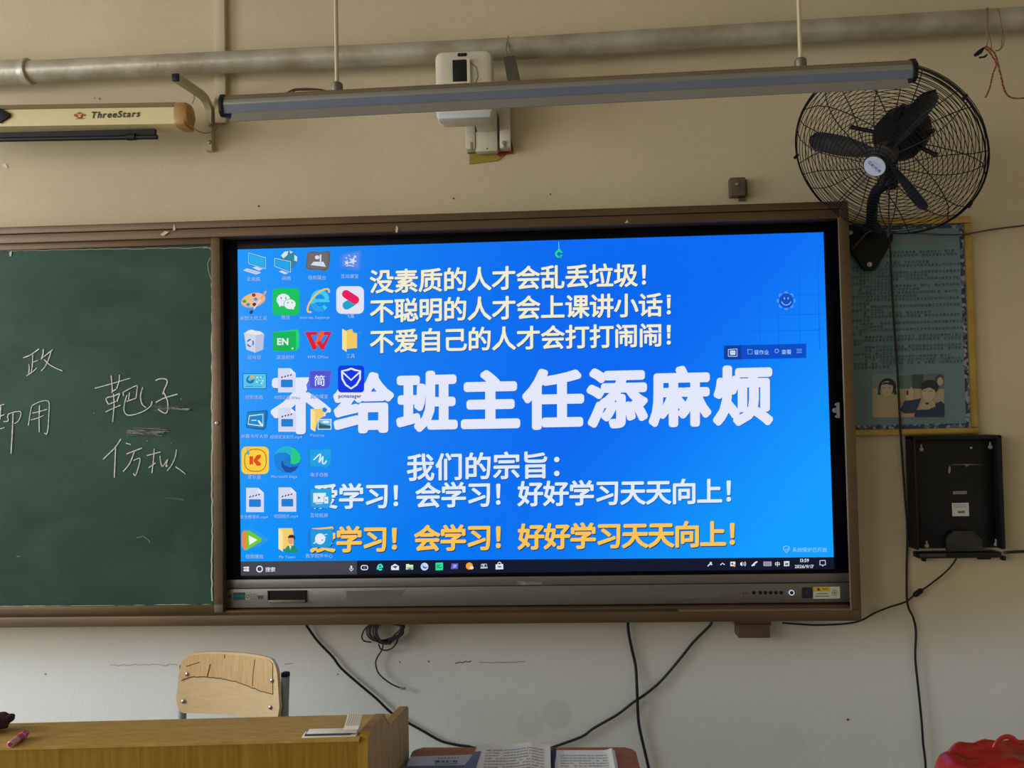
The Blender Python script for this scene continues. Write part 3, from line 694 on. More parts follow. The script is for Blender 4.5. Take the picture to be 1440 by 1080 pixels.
def i_star(k):
    A(k).poly([(1110,140),(1135,120),(1230,100),(1305,84),(1324,105),(1318,200),(1305,275),(1285,292),(1200,285),(1110,262),(1098,200)],(64,128,232)); k.poly([(1130,140),(1295,105),(1290,265),(1125,245)],(84,142,238))
    k.poly(star(1172,212,30,-1.4),LAV); k.poly(star(1232,195,46,-1.2),LAV); k.ell(1255,152,13,13,LAV); k.line([(1165,245),(1200,238),(1240,248)],8,LAV); k.ell(1168,165,8,8,LAV); k.line([(1190,130),(1200,150)],6,LAV)
def i_pal(k):
    A(k).ell(225,592,126,72,(222,160,124),-14); k.ell(225,588,118,64,(236,184,146),-14)
    for x,y,c in ((135,603,(70,160,50)),(168,567,(236,196,60)),(230,540,(170,40,36)),(172,636,(40,150,200)),(250,582,(70,150,220)),(237,635,(80,50,30)),(290,540,(240,180,170))): k.ell(x,y,20,17,c)
    k.line([(356,500),(300,585)],18,(226,160,116)); k.line([(302,582),(232,680)],14,LAV); k.ell(206,712,22,15,(50,50,66),-50)
def i_chat(k):
    A(k).rr(420,470,692,742,44,(6,192,92)); k.ell(530,588,69,62,(228,236,246)); k.poly([(480,625),(520,640),(488,660)],(228,236,246)); k.ell(508,570,7,10,(90,140,130)); k.ell(555,570,7,10,(90,140,130))
    k.ell(596,632,64,56,(6,192,92)); k.ell(596,632,58,50,(228,236,246)); k.poly([(600,675),(640,660),(634,688)],(228,236,246)); k.ell(576,617,6,8,(90,140,130)); k.ell(618,617,6,8,(90,140,130))
def i_e(k):
    A(k).arc(900,595,74,88,40,350,46,(66,200,240)); k.poly([(850,580),(990,580),(1000,612),(850,612)],(66,200,240)); k.arc(900,595,74,88,60,160,40,(30,160,230))
    k.line([(815,712),(780,708),(775,675),(800,610),(850,545),(915,495),(970,478),(992,490),(990,515)],18,(236,196,92),curve=4)
def i_pill(k):
    A(k).rr(1065,450,1345,730,56,(224,226,246)); k.caps((1170,645),(1235,605),84,(24,160,200)); k.caps((1165,530),(1255,588),84,(228,28,92))
def i_bin(k):
    A(k).poly([(130,920),(335,930),(325,1092),(245,1123),(155,1092)],(206,212,232)); k.poly([(248,935),(335,930),(325,1092),(245,1123)],(184,194,222))
    k.poly([(140,922),(170,900),(205,888),(250,902),(290,905),(330,930),(250,945)],(228,232,242)); k.arc(195,1025,30,34,200,280,14,(30,110,190)); k.arc(195,1025,30,34,320,400,14,(30,110,190)); k.arc(195,1025,30,34,80,160,14,(30,110,190))
def i_en(k):
    A(k).poly([(425,915),(620,892),(680,890),(692,915),(690,1060),(670,1096),(600,1108),(425,1108)],(30,206,120)); k.poly([(425,918),(655,905),(655,1095),(600,1106),(425,1106)],(4,178,84)); k.text('EN',463,1042,92,(232,244,240),0.035); k.poly(star(622,1080,14,0),(232,244,240))
def i_w(k):
    R=(214,26,52)
    A(k).poly([(748,912),(790,912),(850,1020),(880,980),(900,1010),(855,1092),(825,1092)],R); k.poly([(748,912),(880,912),(865,945),(770,945)],R); k.poly([(880,945),(905,905),(960,912),(870,1060),(848,1040)],(232,96,60)); k.poly([(870,1020),(905,1000),(930,1030),(985,945),(940,945),(945,912),(1020,912),(940,1092),(910,1092)],R)
def folder(k, x, y):
    k.poly([(x+45,y+18),(x+100,y+2),(x+112,y+40),(x+150,y+46),(x+150,y+195),(x+45,y+206)],(238,200,96)); k.poly([(x,y),(x+45,y+26),(x+45,y+236),(x,y+206)],(250,222,140))
def i_fold(k):
    folder(A(k),1125,880); k.line([(1240,915),(1320,915)],3,(60,170,250)); k.arc(1310,950,20,24,120,300,6,(40,160,240))
def i_ctl(k):
    Bc(k).poly([(118,325),(358,325),(358,482),(118,482)],(16,84,150)); k.poly([(124,331),(352,331),(352,476),(124,476)],(84,196,236)); k.ell(195,388,42,40,(22,112,190)); k.ell(212,366,24,22,(238,170,60)); k.ell(192,382,20,18,(84,196,236))
    k.line([(150,456),(225,456)],5,(40,90,140)); k.line([(240,456),(310,456)],5,(30,140,200))
    for x,y in ((265,365),(300,365),(320,400),(290,395),(262,410),(310,425)): k.ell(x,y,9,8,(216,240,250),n=10)
    k.line([(292,360),(292,430)],5,(30,120,190)); k.line([(315,360),(328,350)],6,(30,80,120))
def doc(k, x, y):
    k.poly([(x,y),(x+125,y),(x+180,y+52),(x+180,y+246),(x,y+246)],(212,216,242)); k.poly([(x+125,y),(x+180,y+52),(x+125,y+50)],(232,236,250))
    for i in range(4): k.poly([(x+30+i*30,y+98-i*8),(x+44+i*30,y+78-i*7),(x+52+i*30,y+88-i*7),(x+40+i*30,y+102-i*8)],(40,44,60))
    k.rr(x+30,y+116,x+150,y+193,10,(22,124,212))
def i_doc1(k): doc(Bc(k),475,272)
def i_simple(k):
    Bc(k).poly([(790,300),(900,288),(1015,296),(1020,330),(1000,455),(960,488),(860,484),(770,490),(762,440),(785,400)],(96,108,232)); k.poly([(800,302),(1012,300),(995,452),(955,478),(800,470)],(78,84,206)); k.text('简',838,442,118,(226,230,250),0.01)
def i_shield(k):
    Bc(k).rr(1082,245,1347,518,34,(0,52,222)); k.line([(1215,276),(1170,292),(1122,300),(1126,380),(1160,440),(1215,478),(1270,440),(1305,380),(1308,300),(1260,292)],19,(222,230,250),closed=True); k.line([(1128,312),(1215,392),(1305,310)],17,(222,230,250))
def i_board(k):
    Bc(k).poly([(165,712),(370,695),(372,760),(352,880),(325,898),(240,890),(150,872)],(12,104,170)); k.poly([(172,722),(345,712),(340,860),(320,880),(160,862)],(18,132,196)); k.line([(185,755),(322,738),(322,858),(172,838)],11,(214,232,246),closed=True); k.line([(205,800),(258,800)],9,(214,232,246)); k.poly([(268,800),(285,798),(325,850),(310,862),(280,825)],(214,232,246))
def i_doc2(k): doc(Bc(k),478,670)
def i_pics(k):
    Bc(k).poly([(805,684),(925,682),(950,755),(880,790),(850,912),(830,900)],(240,204,106)); k.poly([(805,684),(850,712),(850,914),(805,886)],(252,226,150)); k.poly([(925,676),(950,668),(975,690),(955,722),(925,708)],(24,130,214)); k.ell(985,750,30,32,(30,140,220)); k.poly([(878,786),(1016,786),(1016,893),(878,893)],(226,234,244)); k.poly([(886,794),(1008,794),(1008,885),(886,885)],(120,186,226)); k.poly([(886,850),(930,838),(1008,856),(1008,885),(886,885)],(30,96,120)); k.poly([(886,815),(920,835),(980,850),(886,850)],(50,110,80)); k.ell(960,815,35,12,(226,240,248))
def i_k(k):
    C(k).rr(105,130,382,408,52,(250,204,62)); k.line([(r_[0],r_[1]) for r_ in rrect2(138,158,355,380,85)],7,(128,74,24),closed=True)
    k.line([(205,228),(205,310)],38,(226,72,34)); k.poly([(222,270),(262,215),(300,210),(302,240),(268,270),(302,298),(300,320),(262,325)],(226,72,34)); k.line([(232,245),(222,272),(240,300)],5,(250,204,62)); k.ell(172,192,16,20,(70,180,190)); k.line([(165,200),(165,150),(182,140)],8,(70,180,190))
def i_swirl(k):
    C(k).ell(570,260,134,138,(14,120,206)); k.poly([(440,210),(470,160),(520,130),(575,122),(640,145),(690,195),(704,250),(690,290),(640,310),(600,300),(608,260),(595,215),(550,190),(500,190)],(24,176,206)); k.poly([(600,140),(650,152),(692,200),(704,250),(690,290),(640,310),(600,298),(606,262),(602,230),(620,190)],(30,202,130)); k.poly([(440,210),(480,192),(540,195),(580,225),(545,250),(525,290),(530,330),(560,380),(500,372),(455,330),(436,270)],(14,128,216)); k.poly([(515,260),(540,320),(590,338),(682,328),(650,372),(600,394),(550,384),(515,340),(508,295)],(24,72,160))
def tile(k, x, y, w, h, c1, c2):
    k.poly([(x,y+20),(x+20,y),(x+w*0.5,y+4),(x+w,y-6),(x+w,y+h*0.6),(x+w-30,y+h),(x+w*0.5,y+h-8),(x,y+h-4),(x-8,y+h*0.5)],c1); k.poly([(x+25,y+8),(x+w-2,y-2),(x+w-12,y+h-30),(x+w-50,y+h-6),(x+30,y+h-20)],c2)
def i_pen(k):
    tile(C(k),775,156,240,188,(16,140,220),(22,160,230)); k.line([(835,265),(905,205),(890,290),(930,230),(925,290),(945,302),(966,272)],13,(222,236,248),curve=4)
def i_doc3(k): doc(C(k),152,547)
def i_doc4(k): doc(C(k),480,543)
def i_vid(k):
    tile(C(k),778,555,240,205,(20,130,220),(34,160,226)); k.poly([(832,600),(960,598),(960,692),(832,696)],(220,234,248)); k.poly([(880,632),(908,648),(880,664)],(40,110,210)); k.line([(855,708),(925,704)],8,(220,234,248)); k.poly([(940,632),(990,630),(990,708),(940,712)],(34,150,226)); k.poly([(945,638),(984,636),(984,704),(945,706)],(226,236,250)); k.poly([(957,662),(974,672),(957,682)],(120,70,190))
def i_play(k):
    D(k).poly([(160,95),(195,85),(370,190),(376,215),(300,270),(200,300)],(40,150,230)); k.poly([(110,150),(125,115),(160,120),(165,310),(135,312),(110,270)],(240,130,60)); k.poly([(155,120),(180,115),(310,195),(310,222),(180,300),(155,308)],(110,200,50)); k.poly([(178,165),(268,210),(185,262)],(236,244,240))
def i_user(k):
    D(k).poly([(480,92),(620,92),(632,150),(632,300),(520,300)],(242,204,110)); k.poly([(480,92),(525,125),(525,330),(480,300)],(250,228,160)); k.poly([(535,320),(570,270),(640,268),(682,320),(660,338),(560,338)],(30,140,104)); k.ell(606,215,30,38,(216,160,130)); k.poly([(570,190),(590,160),(630,158),(650,180),(645,220),(630,190)],(60,44,36)); k.poly([(588,265),(610,275),(600,310)],(230,238,240))
def i_planet(k):
    tile(D(k),780,100,250,195,(20,120,214),(24,150,224)); k.ell(902,200,52,56,(222,234,250)); k.line([(975,152),(935,160),(960,180),(880,230),(830,248),(860,220)],8,(222,234,250)); k.ell(924,212,8,8,(120,150,200))
for dr, cp, cx, cy in (
 (i_pc,'此电脑',357,395),(i_net,'网络',403,394),(i_cam,'视频展台',446,393),(i_star,'互动课堂',492,391),
 (i_pal,'画图大师工具',357,450),(i_chat,'微信',402,449),(i_e,'Internet Explorer',448,448.5),(i_pill,'飞课',492,447),
 (i_bin,'回收站',358,505),(i_en,'英语软件',402,505),(i_w,'WPS Office',448,504),(i_fold,'工具',493,503),
 (i_ctl,'控制面板',358,561),(i_doc1,'校园记录.Wmv',403,561),(i_simple,'简约课堂',449,560),
 (i_board,'屏幕书写大师',358,616),(i_doc2,'校园安全知识.mp4',403,616.5),(i_pics,'Pictures',449,614),
 (i_k,'音乐盒',358,673),(i_swirl,'Microsoft Edge',403,672),(i_pen,'电子白板',449,670),
 (i_doc3,'安全教育片.mp4',358,729),(i_doc4,'校园短片.mp4',403,728),(i_vid,'互动投屏',449,727),
 (i_play,'视频播放',358,785),(i_user,'My Yown',403,785),(i_planet,'教学软件中心',449,784)):
    icon(dr, cp, cx, cy, 6.4 if len(cp) < 7 else 5.6)
icon(i_shield, 'pcmanager', 493, 559, 7.0, True)
# floating widgets
k = Ink(PI_); k.line([(785.6,340),(786,350)],0.6,(150,230,240)); k.arc(786,357,4.2,4.2,20,340,2.6,(40,220,120)); k.ell(786,352,2,2,(40,220,120)); k.ell(788,361,2.0,1.8,(20,190,100)); k.done('desktop_widget', scr)
k = Ink(PI_).crop(960,400,6.545)
for i in range(8): k.ell(952+70*math.cos(i*PI/4), 150+68*math.sin(i*PI/4), 20, 20, (70,150,255), n=12)
k.ell(952,150,68,68,(8,104,244)); k.ell(952,150,64,66,(18,78,190)); k.ell(935,128,7,10,(110,180,255)); k.ell(970,128,7,10,(110,180,255)); k.arc(952,140,46,50,20,160,8,(130,190,255)); k.done('desktop_widget', scr)
k = Ink(PI_).crop(960,400,6.545)
k.poly([(380,563),(1137,545),(1137,677),(380,692)],(6,76,196)); k.poly([(380,563),(540,559),(540,689),(380,692)],(10,62,156)); k.line([(420,600),(500,592),(500,662),(420,660)],7,(205,225,250),closed=True); k.rr(436,608,485,648,6,(205,225,250)); k.ell(452,626,4,4,(10,62,156)); k.ell(470,626,4,4,(10,62,156))
k.line([(592,600),(640,600),(640,640),(600,640),(600,600)],5,(120,180,250)); k.text('留作业',656,642,46,(150,200,250),0.01); k.ell(865,612,20,20,(120,180,250)); k.ell(865,612,14,14,(6,76,196)); k.text('查看',908,638,46,(160,205,250),0.01)
for dy in (0,15,30): k.line([(1048,598+dy),(1095,596+dy)],4,(140,195,250))
k.done('desktop_toolbar', scr)
k = Ink(PI_); k.line([(1106,767.5),(1110,769),(1110,773),(1106,777),(1102,773),(1102,769)],0.9,(150,205,255),closed=True); k.line([(1104,772),(1106,774),(1109,770.5)],0.9,(150,205,255)); k.text('系统保护已开启',1114,775.8,7.0,(150,205,255)); k.done('desktop_notice', scr)
# taskbar
tb = B(); TB = (16, 22, 44)
def tby(x, f): # top/bottom of the bar
    top = 789.5+(783.5-789.5)*(x-338)/(1171-338); bot = 810+(802-810)*(x-338)/(1171-338)
    return top+(bot-top)*f
k = Ink(lambda x, y: at(x, y, SY-0.0006))
k.poly([(338.3,tby(338,0)),(1173.5,tby(1171,0)),(1174,tby(1171,1)+0.6),(338.5,tby(338,1))],TB)
k.poly([(338.3,tby(338,0)),(502,tby(502,0)),(502,tby(502,1)),(338.5,tby(338,1))],(66,66,74))
bar = k.done('taskbar', scr)
def tkey(draw):
    k = Ink(lambda x, y: at(x, y, SY-0.0012)); draw(k); return k.done('taskbar_icon', scr)
WH = (226,230,240)
def d_win(k):
    for x0,x1 in ((342.5,345.8),(346.4,350.2)):
        for y0,y1 in ((796.8,799.6),(800.2,803.4)): k.poly([(x0,y0+ (0.6 if x0<344 else 0)),(x1,y0),(x1,y1),(x0,y1-(0.4 if x0<344 else 0))],WH)
tkey(d_win)
tkey(lambda k: k.arc(365,800.2,4,4,0,360,1.6,WH))
tkey(lambda k: k.text('搜索',373,803.5,7.2,WH,0.01))
def d_mic(k): k.caps((494,796.5),(494,799),2.4,WH); k.arc(494,799,2.6,3.0,0,180,0.8,WH); k.line([(494,802),(494,803.5)],0.9,WH)
tkey(d_mic)
def d_tv(k): k.line(rrect2(508,795.2,517,801.2,2.4),1.2,WH,closed=True); k.poly([(511,796.5),(514,796.5),(514,800),(511,800)],(90,96,110))
tkey(d_tv)
def d_ed(k): k.arc(534.6,797.6,3,3.6,40,350,2.2,(70,226,206)); k.poly([(532,797),(538.6,796.6),(538.6,798.4),(532,798.6)],(70,226,206)); k.line([(530,801),(531,796),(536,793)],0.9,(70,226,206))
tkey(d_ed)
def d_ml(k): k.poly([(550,796),(555.5,792.8),(561,796),(561,801.6),(550,801.6)],WH); k.poly([(551,796.4),(560,796.2),(555.5,798.8)],(30,34,50)); k.poly([(554.5,796),(558,795.6),(556.5,800)],(60,66,80))
tkey(d_ml)
def d_fo(k): k.poly([(571,793.5),(575,793),(576,794.4),(581,794.2),(581,801),(571,801)],(226,240,190)); k.poly([(572,797),(581,797),(580.6,801),(572,801)],(150,210,160)); k.poly([(574,799),(578,799),(578,801),(574,801)],(70,130,190))
tkey(d_fo)
def d_bd(k): k.ell(597,796.8,5.4,5.4,(200,216,246)); k.poly([(593,794),(597,797),(602,797.4),(598,800),(595,798.6)],(50,110,200))
tkey(d_bd)
def d_gr(k): k.poly([(612.5,791.4),(623,791),(623,801.6),(612.5,802)],(40,226,150)); k.line([(615,794),(615,799.4)],1,(14,120,80)); k.arc(618.6,796.6,2.2,2.2,0,300,0.9,(14,120,80))
tkey(d_gr)
def d_pu(k): k.poly([(635,792.5),(644.5,792),(643.6,800),(634,800.4)],(92,92,210)); k.line([(637.5,795),(642,794.8)],0.9,WH); k.line([(637.2,797.4),(641.6,797.2)],0.9,WH)
tkey(d_pu)
def d_or(k): k.ell(660,796,5,5,(240,160,50)); k.ell(663,798.4,3,2.2,(236,226,220))
tkey(d_or)
def d_gy(k): k.line([(676,799),(677,793.4),(684,793.2),(685.4,798.6)],1.2,(190,200,220),closed=True); k.poly([(677,797),(684,797),(686,799),(676,799.4)],(190,200,220)); k.ell(680,795,1.6,1.6,(190,200,220))
tkey(d_gy)
def d_bg(k): k.poly([(697,793.6),(707.5,793.2),(707.8,800.4),(697,800.8)],WH); k.arc(702.4,793.4,2.4,2.8,180,360,1.0,WH); k.line([(700,797),(705,796.8)],2.2,(120,124,140))
tkey(d_bg)
def d_pe(k): k.ell(999.5,791.6,1.5,1.5,WH); k.arc(999,796,2.6,2.8,190,330,1.4,WH); k.line([(995,796.4),(998,793.6)],1.2,WH)
tkey(d_pe)
tkey(lambda k: k.line([(1013,794.6),(1016,791.8),(1019,794.4)],1.2,WH))
def d_n1(k): k.poly([(1027,790),(1034,789.8),(1034,796),(1027,796.2)],WH); k.poly([(1028.4,791.6),(1031,791.6),(1031,794),(1028.4,794)],(40,44,60)); k.poly([(1031.4,793.6),(1034,793),(1034,797),(1031.4,797)],(230,170,110))
tkey(d_n1)
def d_so(k): k.poly([(1041,791.6),(1044,790),(1044,796),(1041,794.6)],WH); k.arc(1044,793,2.4,2.6,-50,50,0.9,WH); k.arc(1044,793,4.6,4.4,-45,45,0.9,WH)
tkey(d_so)
def d_lk(k): k.line([(1057,796),(1062,791),(1065,789.6)],1.6,WH); k.ell(1060,794,2,1.6,WH,-40); k.ell(1063,791,1.6,1.2,WH,-40)
tkey(d_lk)
def d_kb(k):
    k.rr(1073.5,789.6,1085,796,0.8,(168,160,180))
    for yy in (791.2,792.8,794.4): k.line([(1074.5,yy),(1084,yy-0.2)],0.5,(70,66,90))
tkey(d_kb)
tkey(lambda k: k.text('中',1089.4,796.2,7.6,WH,0.015))
def d_m(k): k.poly([(1102.4,789.2),(1110,789),(1110,796),(1102.4,796.2)],(214,222,232)); k.text('M',1104,795.2,6.0,(60,70,90),0.01)
tkey(d_m)
def d_clk(k): k.text('13:59',1124,790.4,6.6,WH,0.012); k.text('2026/9/17',1117.6,798.8,6.4,WH,0.012)
tkey(d_clk)
def d_nt(k): k.line([(1153,788.4),(1160.6,788.2),(1160.8,794.4),(1158,794.4),(1157,796.2),(1156,794.4),(1153,794.4)],1.0,WH,closed=True)
tkey(d_nt)
# lower speaker bar
bm = B(); box(bm, -0.048, 1.945, -0.106, -0.02, 0.9755, 1.003, 0.002); box(bm, -0.048, 1.945, -0.110, -0.02, 0.913, 0.974, 0.003); sb = obj('speaker_bar', bm, M_grayal, t, label='grey aluminium lower bar')
PB = lambda x, y: at(x, y, -0.1104)
k = Ink(lambda x, y: at(x, y, -0.1065), glowing=False); k.text('HiteVision', 733, 822.2, 6.6, (168, 166, 160), 0.01, half=0.5); k.text('鸿合', 727, 822.0, 6.0, (168,166,160)); k.done('maker_lettering', sb)
M_perf = mat('perforated_grey', (98, 96, 92), 0.7, var=0.35, scale=400)
for pts in ([(487, 831), (570, 829.5), (560, 843), (487, 845)], [(924, 827), (1012, 826), (1012, 840.5), (936, 841.5)]):
    k = Ink(PB, glowing=False); k.poly(pts, M_perf); k.done('speaker_grille', sb)
bm = B(); a, c = at(377, 847, -0.11), at(431, 830, -0.11)
for x0, x1, z0, z1 in ((a.x, c.x, c.z-0.004, c.z), (a.x, a.x+0.004, a.z, c.z), (c.x-0.004, c.x, a.z, c.z)): box(bm, x0, x1, -0.114, -0.109, z0, z1)
box(bm, a.x+0.003, c.x-0.003, -0.1108, -0.108, a.z+0.008, c.z-0.003); obj('port_bay', bm, M_black, sb, label='black front port recess')
bm = B(); box(bm, a.x+0.002, c.x-0.002, -0.118, -0.109, a.z, a.z+0.008, 0.001); obj('port_flap', bm, M_grayal, sb)
k = Ink(PB, glowing=False); k.poly([(328, 833.5), (344.5, 833), (344.5, 843.5), (328, 844)], (24, 76, 84)); k.line([(330, 838), (342, 837.5)], 1.2, (46, 110, 120)); k.poly([(345, 834), (352, 833.5), (352, 843), (345, 843.5)], (150, 148, 140)); k.arc(348.5, 838.5, 2.2, 2.2, 0, 360, 0.8, (70, 70, 66)); k.poly([(318.5, 834), (327, 833.5), (327, 843.8), (318.5, 844.2)], (90, 88, 86)); k.ell(323, 839, 2.6, 2.6, (30, 26, 26))
for yy in (836, 839, 842): k.line([(353.5, yy), (359.5, yy-0.3)], 0.7, (90, 90, 84))
k.text('W', 361.5, 842.6, 8.0, (70, 70, 64), 0.02); k.done('sticker', sb)
for x in (1045.5, 1049.8): 
    bm = B(); screw(bm, at(x, 834.6 - (x-1045)*0.01, -0.110), (0, -1, 0), 0.002, 0.001); obj('indicator_hole', bm, M_black, sb)
for x in (1060, 1069.2, 1076.2, 1083.6, 1091, 1098.4):
    bm = B(); lathe(bm, at(x, 833.4, -0.110), (0, -1, 0), [(0.0056, 0), (0.0056, 0.0015), (0.0045, 0.002), (0, 0.002)], 14); obj('button', bm, M_black, sb)
bm = B(); lathe(bm, at(1113, 833.3, -0.110), (0, -1, 0), [(0.0085, 0), (0.0085, 0.0025), (0.006, 0.0022), (0.0058, 0.0012), (0, 0.0012)], 20); obj('power_button', bm, mat('power_ring', (206, 214, 240), 0.4, emit=(150, 160, 200)), sb, label='power button with pale lit ring')
k = Ink(PB, glowing=False); k.k = 14; k.ell(1113, 833.3, 2.9, 3.0, (20, 26, 60)); k.done('power_button_face', sb)
k = Ink(PB, glowing=False); k.poly([(r_[0], r_[1]) for r_ in rrect2(1127.5, 826, 1142.5, 841.5, 2)], (18, 22, 40)); k.line([(1135, 829), (1135, 838)], 0.8, (60, 66, 90)); k.line([(1131, 833), (1139, 833)], 0.8, (50, 56, 80)); k.done('sensor_window', sb)
k = Ink(PB, glowing=False); k.poly([(1143.5, 825.3), (1181, 824.8), (1181.4, 841.5), (1143.7, 842.2)], (196, 196, 178)); k.poly([(1143.5, 825.3), (1167, 825), (1167, 831.4), (1143.5, 831.6)], (200, 172, 20)); k.poly([(1148.5, 830.4), (1151, 826), (1153.5, 830.4)], (40, 30, 10)); k.line([(1156, 828.4), (1164, 828.2)], 1.2, (120, 96, 20)); k.line([(1148, 835), (1164, 834.6)], 1.0, (90, 90, 84)); k.line([(1146, 838.6), (1166, 838.2)], 1.0, (90, 90, 84)); k.arc(1173.5, 833.5, 3.6, 3.6, 0, 360, 0.8, (120, 120, 110)); k.ell(1173.5, 833.5, 1.4, 1.4, (110, 110, 100)); k.done('warning_label', sb, label='yellow and white warning label')

# ------------------------------------------------------------------ poster
Yq = -0.02
t = thing('notice_poster', 'gold-framed blue notice poster of small print beside the display', 'poster', (2.18, -0.01, 1.4255))
px0, px1, pz0, pz1 = 1.962, 2.3975, 1.4255, 2.135
bm = B(); fw = 0.022
for x0, x1, z0, z1 in ((px0, px1, pz1-fw, pz1), (px0, px1, pz0, pz0+fw), (px0, px0+fw, pz0+fw, pz1-fw), (px1-fw, px1, pz0+fw, pz1-fw)): box(bm, x0, x1, -0.020, -0.001, z0, z1, 0.004)
obj('frame', bm, M_gold, t)
def border_mat():
    m = mat('floral_border', (60, 76, 100), 0.7); nt = m.node_tree; b = nt.nodes['Principled BSDF']
    v = nt.nodes.new('ShaderNodeTexVoronoi'); v.inputs['Scale'].default_value = 95; tc = nt.nodes.new('ShaderNodeTexCoord'); nt.links.new(tc.outputs['Object'], v.inputs['Vector'])
    r = nt.nodes.new('ShaderNodeValToRGB'); r.color_ramp.interpolation = 'CONSTANT'; r.color_ramp.elements[0].color = lin((44, 58, 92)); r.color_ramp.elements[1].position = 0.72; r.color_ramp.elements[1].color = lin((150, 140, 150)); e = r.color_ramp.elements.new(0.5); e.color = lin((86, 104, 124))
    sp = nt.nodes.new('ShaderNodeSeparateXYZ'); nt.links.new(v.outputs['Color'], sp.inputs[0]); nt.links.new(sp.outputs['X'], r.inputs[0]); nt.links.new(r.outputs[0], b.inputs['Base Color']); return m
bm = B(); box(bm, px0+fw, px1-fw, -0.012, -0.002, pz0+fw, pz1-fw); obj('patterned_border', bm, border_mat(), t)
bw = 0.014
bm = B(); box(bm, px0+fw+bw, px1-fw-bw, -0.0125, -0.004, pz0+fw+bw, pz1-fw-bw); sheet = obj('printed_sheet', bm, mat('blue_sheet', (98, 128, 136), 0.6, var=0.05, scale=4), t)
PT = lambda x, y: at(x, y, -0.0128)
rules = '学生应当遵守课堂纪律按时上课认真听讲积极发言尊敬老师团结同学爱护公物保持教室整洁卫生不迟到早退勤奋学习讲究文明礼貌诚实守信遵守公共秩序注意安全节约用水用电热爱集体孝敬父母锻炼身体'
k = Ink(PT, glowing=False); k.k += 1; mi = k.mi((36, 52, 58)); ri = 0
rows = []
def row(x0, x1, y0l, y1r):
    global ri
    x = x0; em = 4.7
    while x < x1:
        if random.random() < 0.07: x += em; continue
        y = y0l+(y1r-y0l)*(x-1195)/(1350-1195); q = k.pt((x, y)); exv = k.pt((x+em, y-0.14))-q; ezv = k.pt((x, y-em))-q
        put_glyph(k.bm, rules[ri % len(rules)], q, exv, ezv, 0.0, mi); ri += 1; x += em*1.08
yy = 359.0; i = 0
pat = [(1252, 1342), (1240, 1346), None, (1246, 1303), (1198, 1346), (1198, 1250), (1208, 1347), (1198, 1300), (1208, 1347), (1198, 1250), (1208, 1346), (1208, 1297), (1202, 1347), (1198, 1290), (1208, 1348), (1198, 1220), (1214, 1348), (1198, 1240), (1214, 1306), (1214, 1350), (1198, 1220), (1208, 1350), (1198, 1242), (1208, 1350), (1198, 1212), (1216, 1350), (1200, 1351), (1200, 1206), (1216, 1348), (1216, 1351), (1200, 1252), (1216, 1336), (1216, 1351), (1200, 1351), (1200, 1250)]
for pr_ in pat:
    if pr_: row(pr_[0], pr_[1], yy, yy-5.0)
    yy += 4.72
k.done('small_print', sheet)
k = Ink(PT, glowing=False); k.text('学生守则', 1262, 344, 14, (124, 126, 112), 0.01); k.done('faded_title', sheet)
# printed photo of two pupils
k = Ink(lambda x, y: at(x, y, -0.0129), glowing=False).crop(1180, 440, 6)
k.poly([(r_[0], r_[1]) for r_ in rrect2(280, 520, 885, 882, 16)], (168, 156, 126)); k.poly([(500, 525), (885, 512), (885, 640), (500, 640)], (96, 112, 108)); k.poly([(610, 522), (710, 516), (705, 640), (620, 640)], (60, 76, 76)); k.poly([(270, 520), (500, 522), (500, 640), (285, 640)], (120, 138, 134))
k.poly([(300, 880), (305, 720), (350, 690), (450, 690), (500, 720), (510, 880)], (172, 158, 128)); k.ell(408, 622, 74, 70, (38, 44, 52)); k.poly([(330, 620), (350, 690), (325, 690)], (38, 44, 52)); k.poly([(470, 620), (490, 685), (460, 690)], (38, 44, 52)); k.ell(402, 638, 52, 62, (186, 172, 148)); k.poly([(355, 610), (380, 585), (440, 585), (458, 615), (400, 600)], (38, 44, 52)); k.line([(365, 632), (385, 630)], 5, (90, 84, 76)); k.line([(415, 630), (438, 632)], 5, (90, 84, 76)); k.line([(390, 672), (412, 672)], 5, (140, 110, 96))
k.ell(845, 565, 36, 44, (60, 66, 70)); k.ell(850, 578, 26, 36, (176, 162, 138)); k.poly([(520, 880), (500, 760), (620, 760), (885, 770), (885, 880)], (172, 150, 120))
k.poly([(630, 880), (640, 820), (760, 815), (815, 760), (860, 745), (885, 770), (885, 880)], (40, 54, 84)); k.poly([(510, 820), (550, 740), (600, 740), (690, 720), (670, 780), (640, 845), (550, 850)], (44, 58, 88)); k.poly([(560, 735), (565, 680), (610, 620), (625, 660), (620, 735)], (184, 166, 140)); k.ell(574, 675, 10, 22, (90, 50, 50)); k.ell(762, 625, 74, 60, (38, 44, 52)); k.ell(752, 678, 56, 70, (186, 170, 146)); k.poly([(695, 650), (720, 605), (800, 610), (820, 660), (760, 628)], (38, 44, 52)); k.line([(705, 660), (730, 658)], 5, (80, 74, 68)); k.line([(755, 662), (785, 660)], 5, (80, 74, 68)); k.poly([(680, 800), (700, 740), (800, 740), (810, 790), (740, 815)], (176, 160, 130)); k.ell(738, 765, 16, 8, (60, 44, 44))
k.done('printed_photo', sheet)

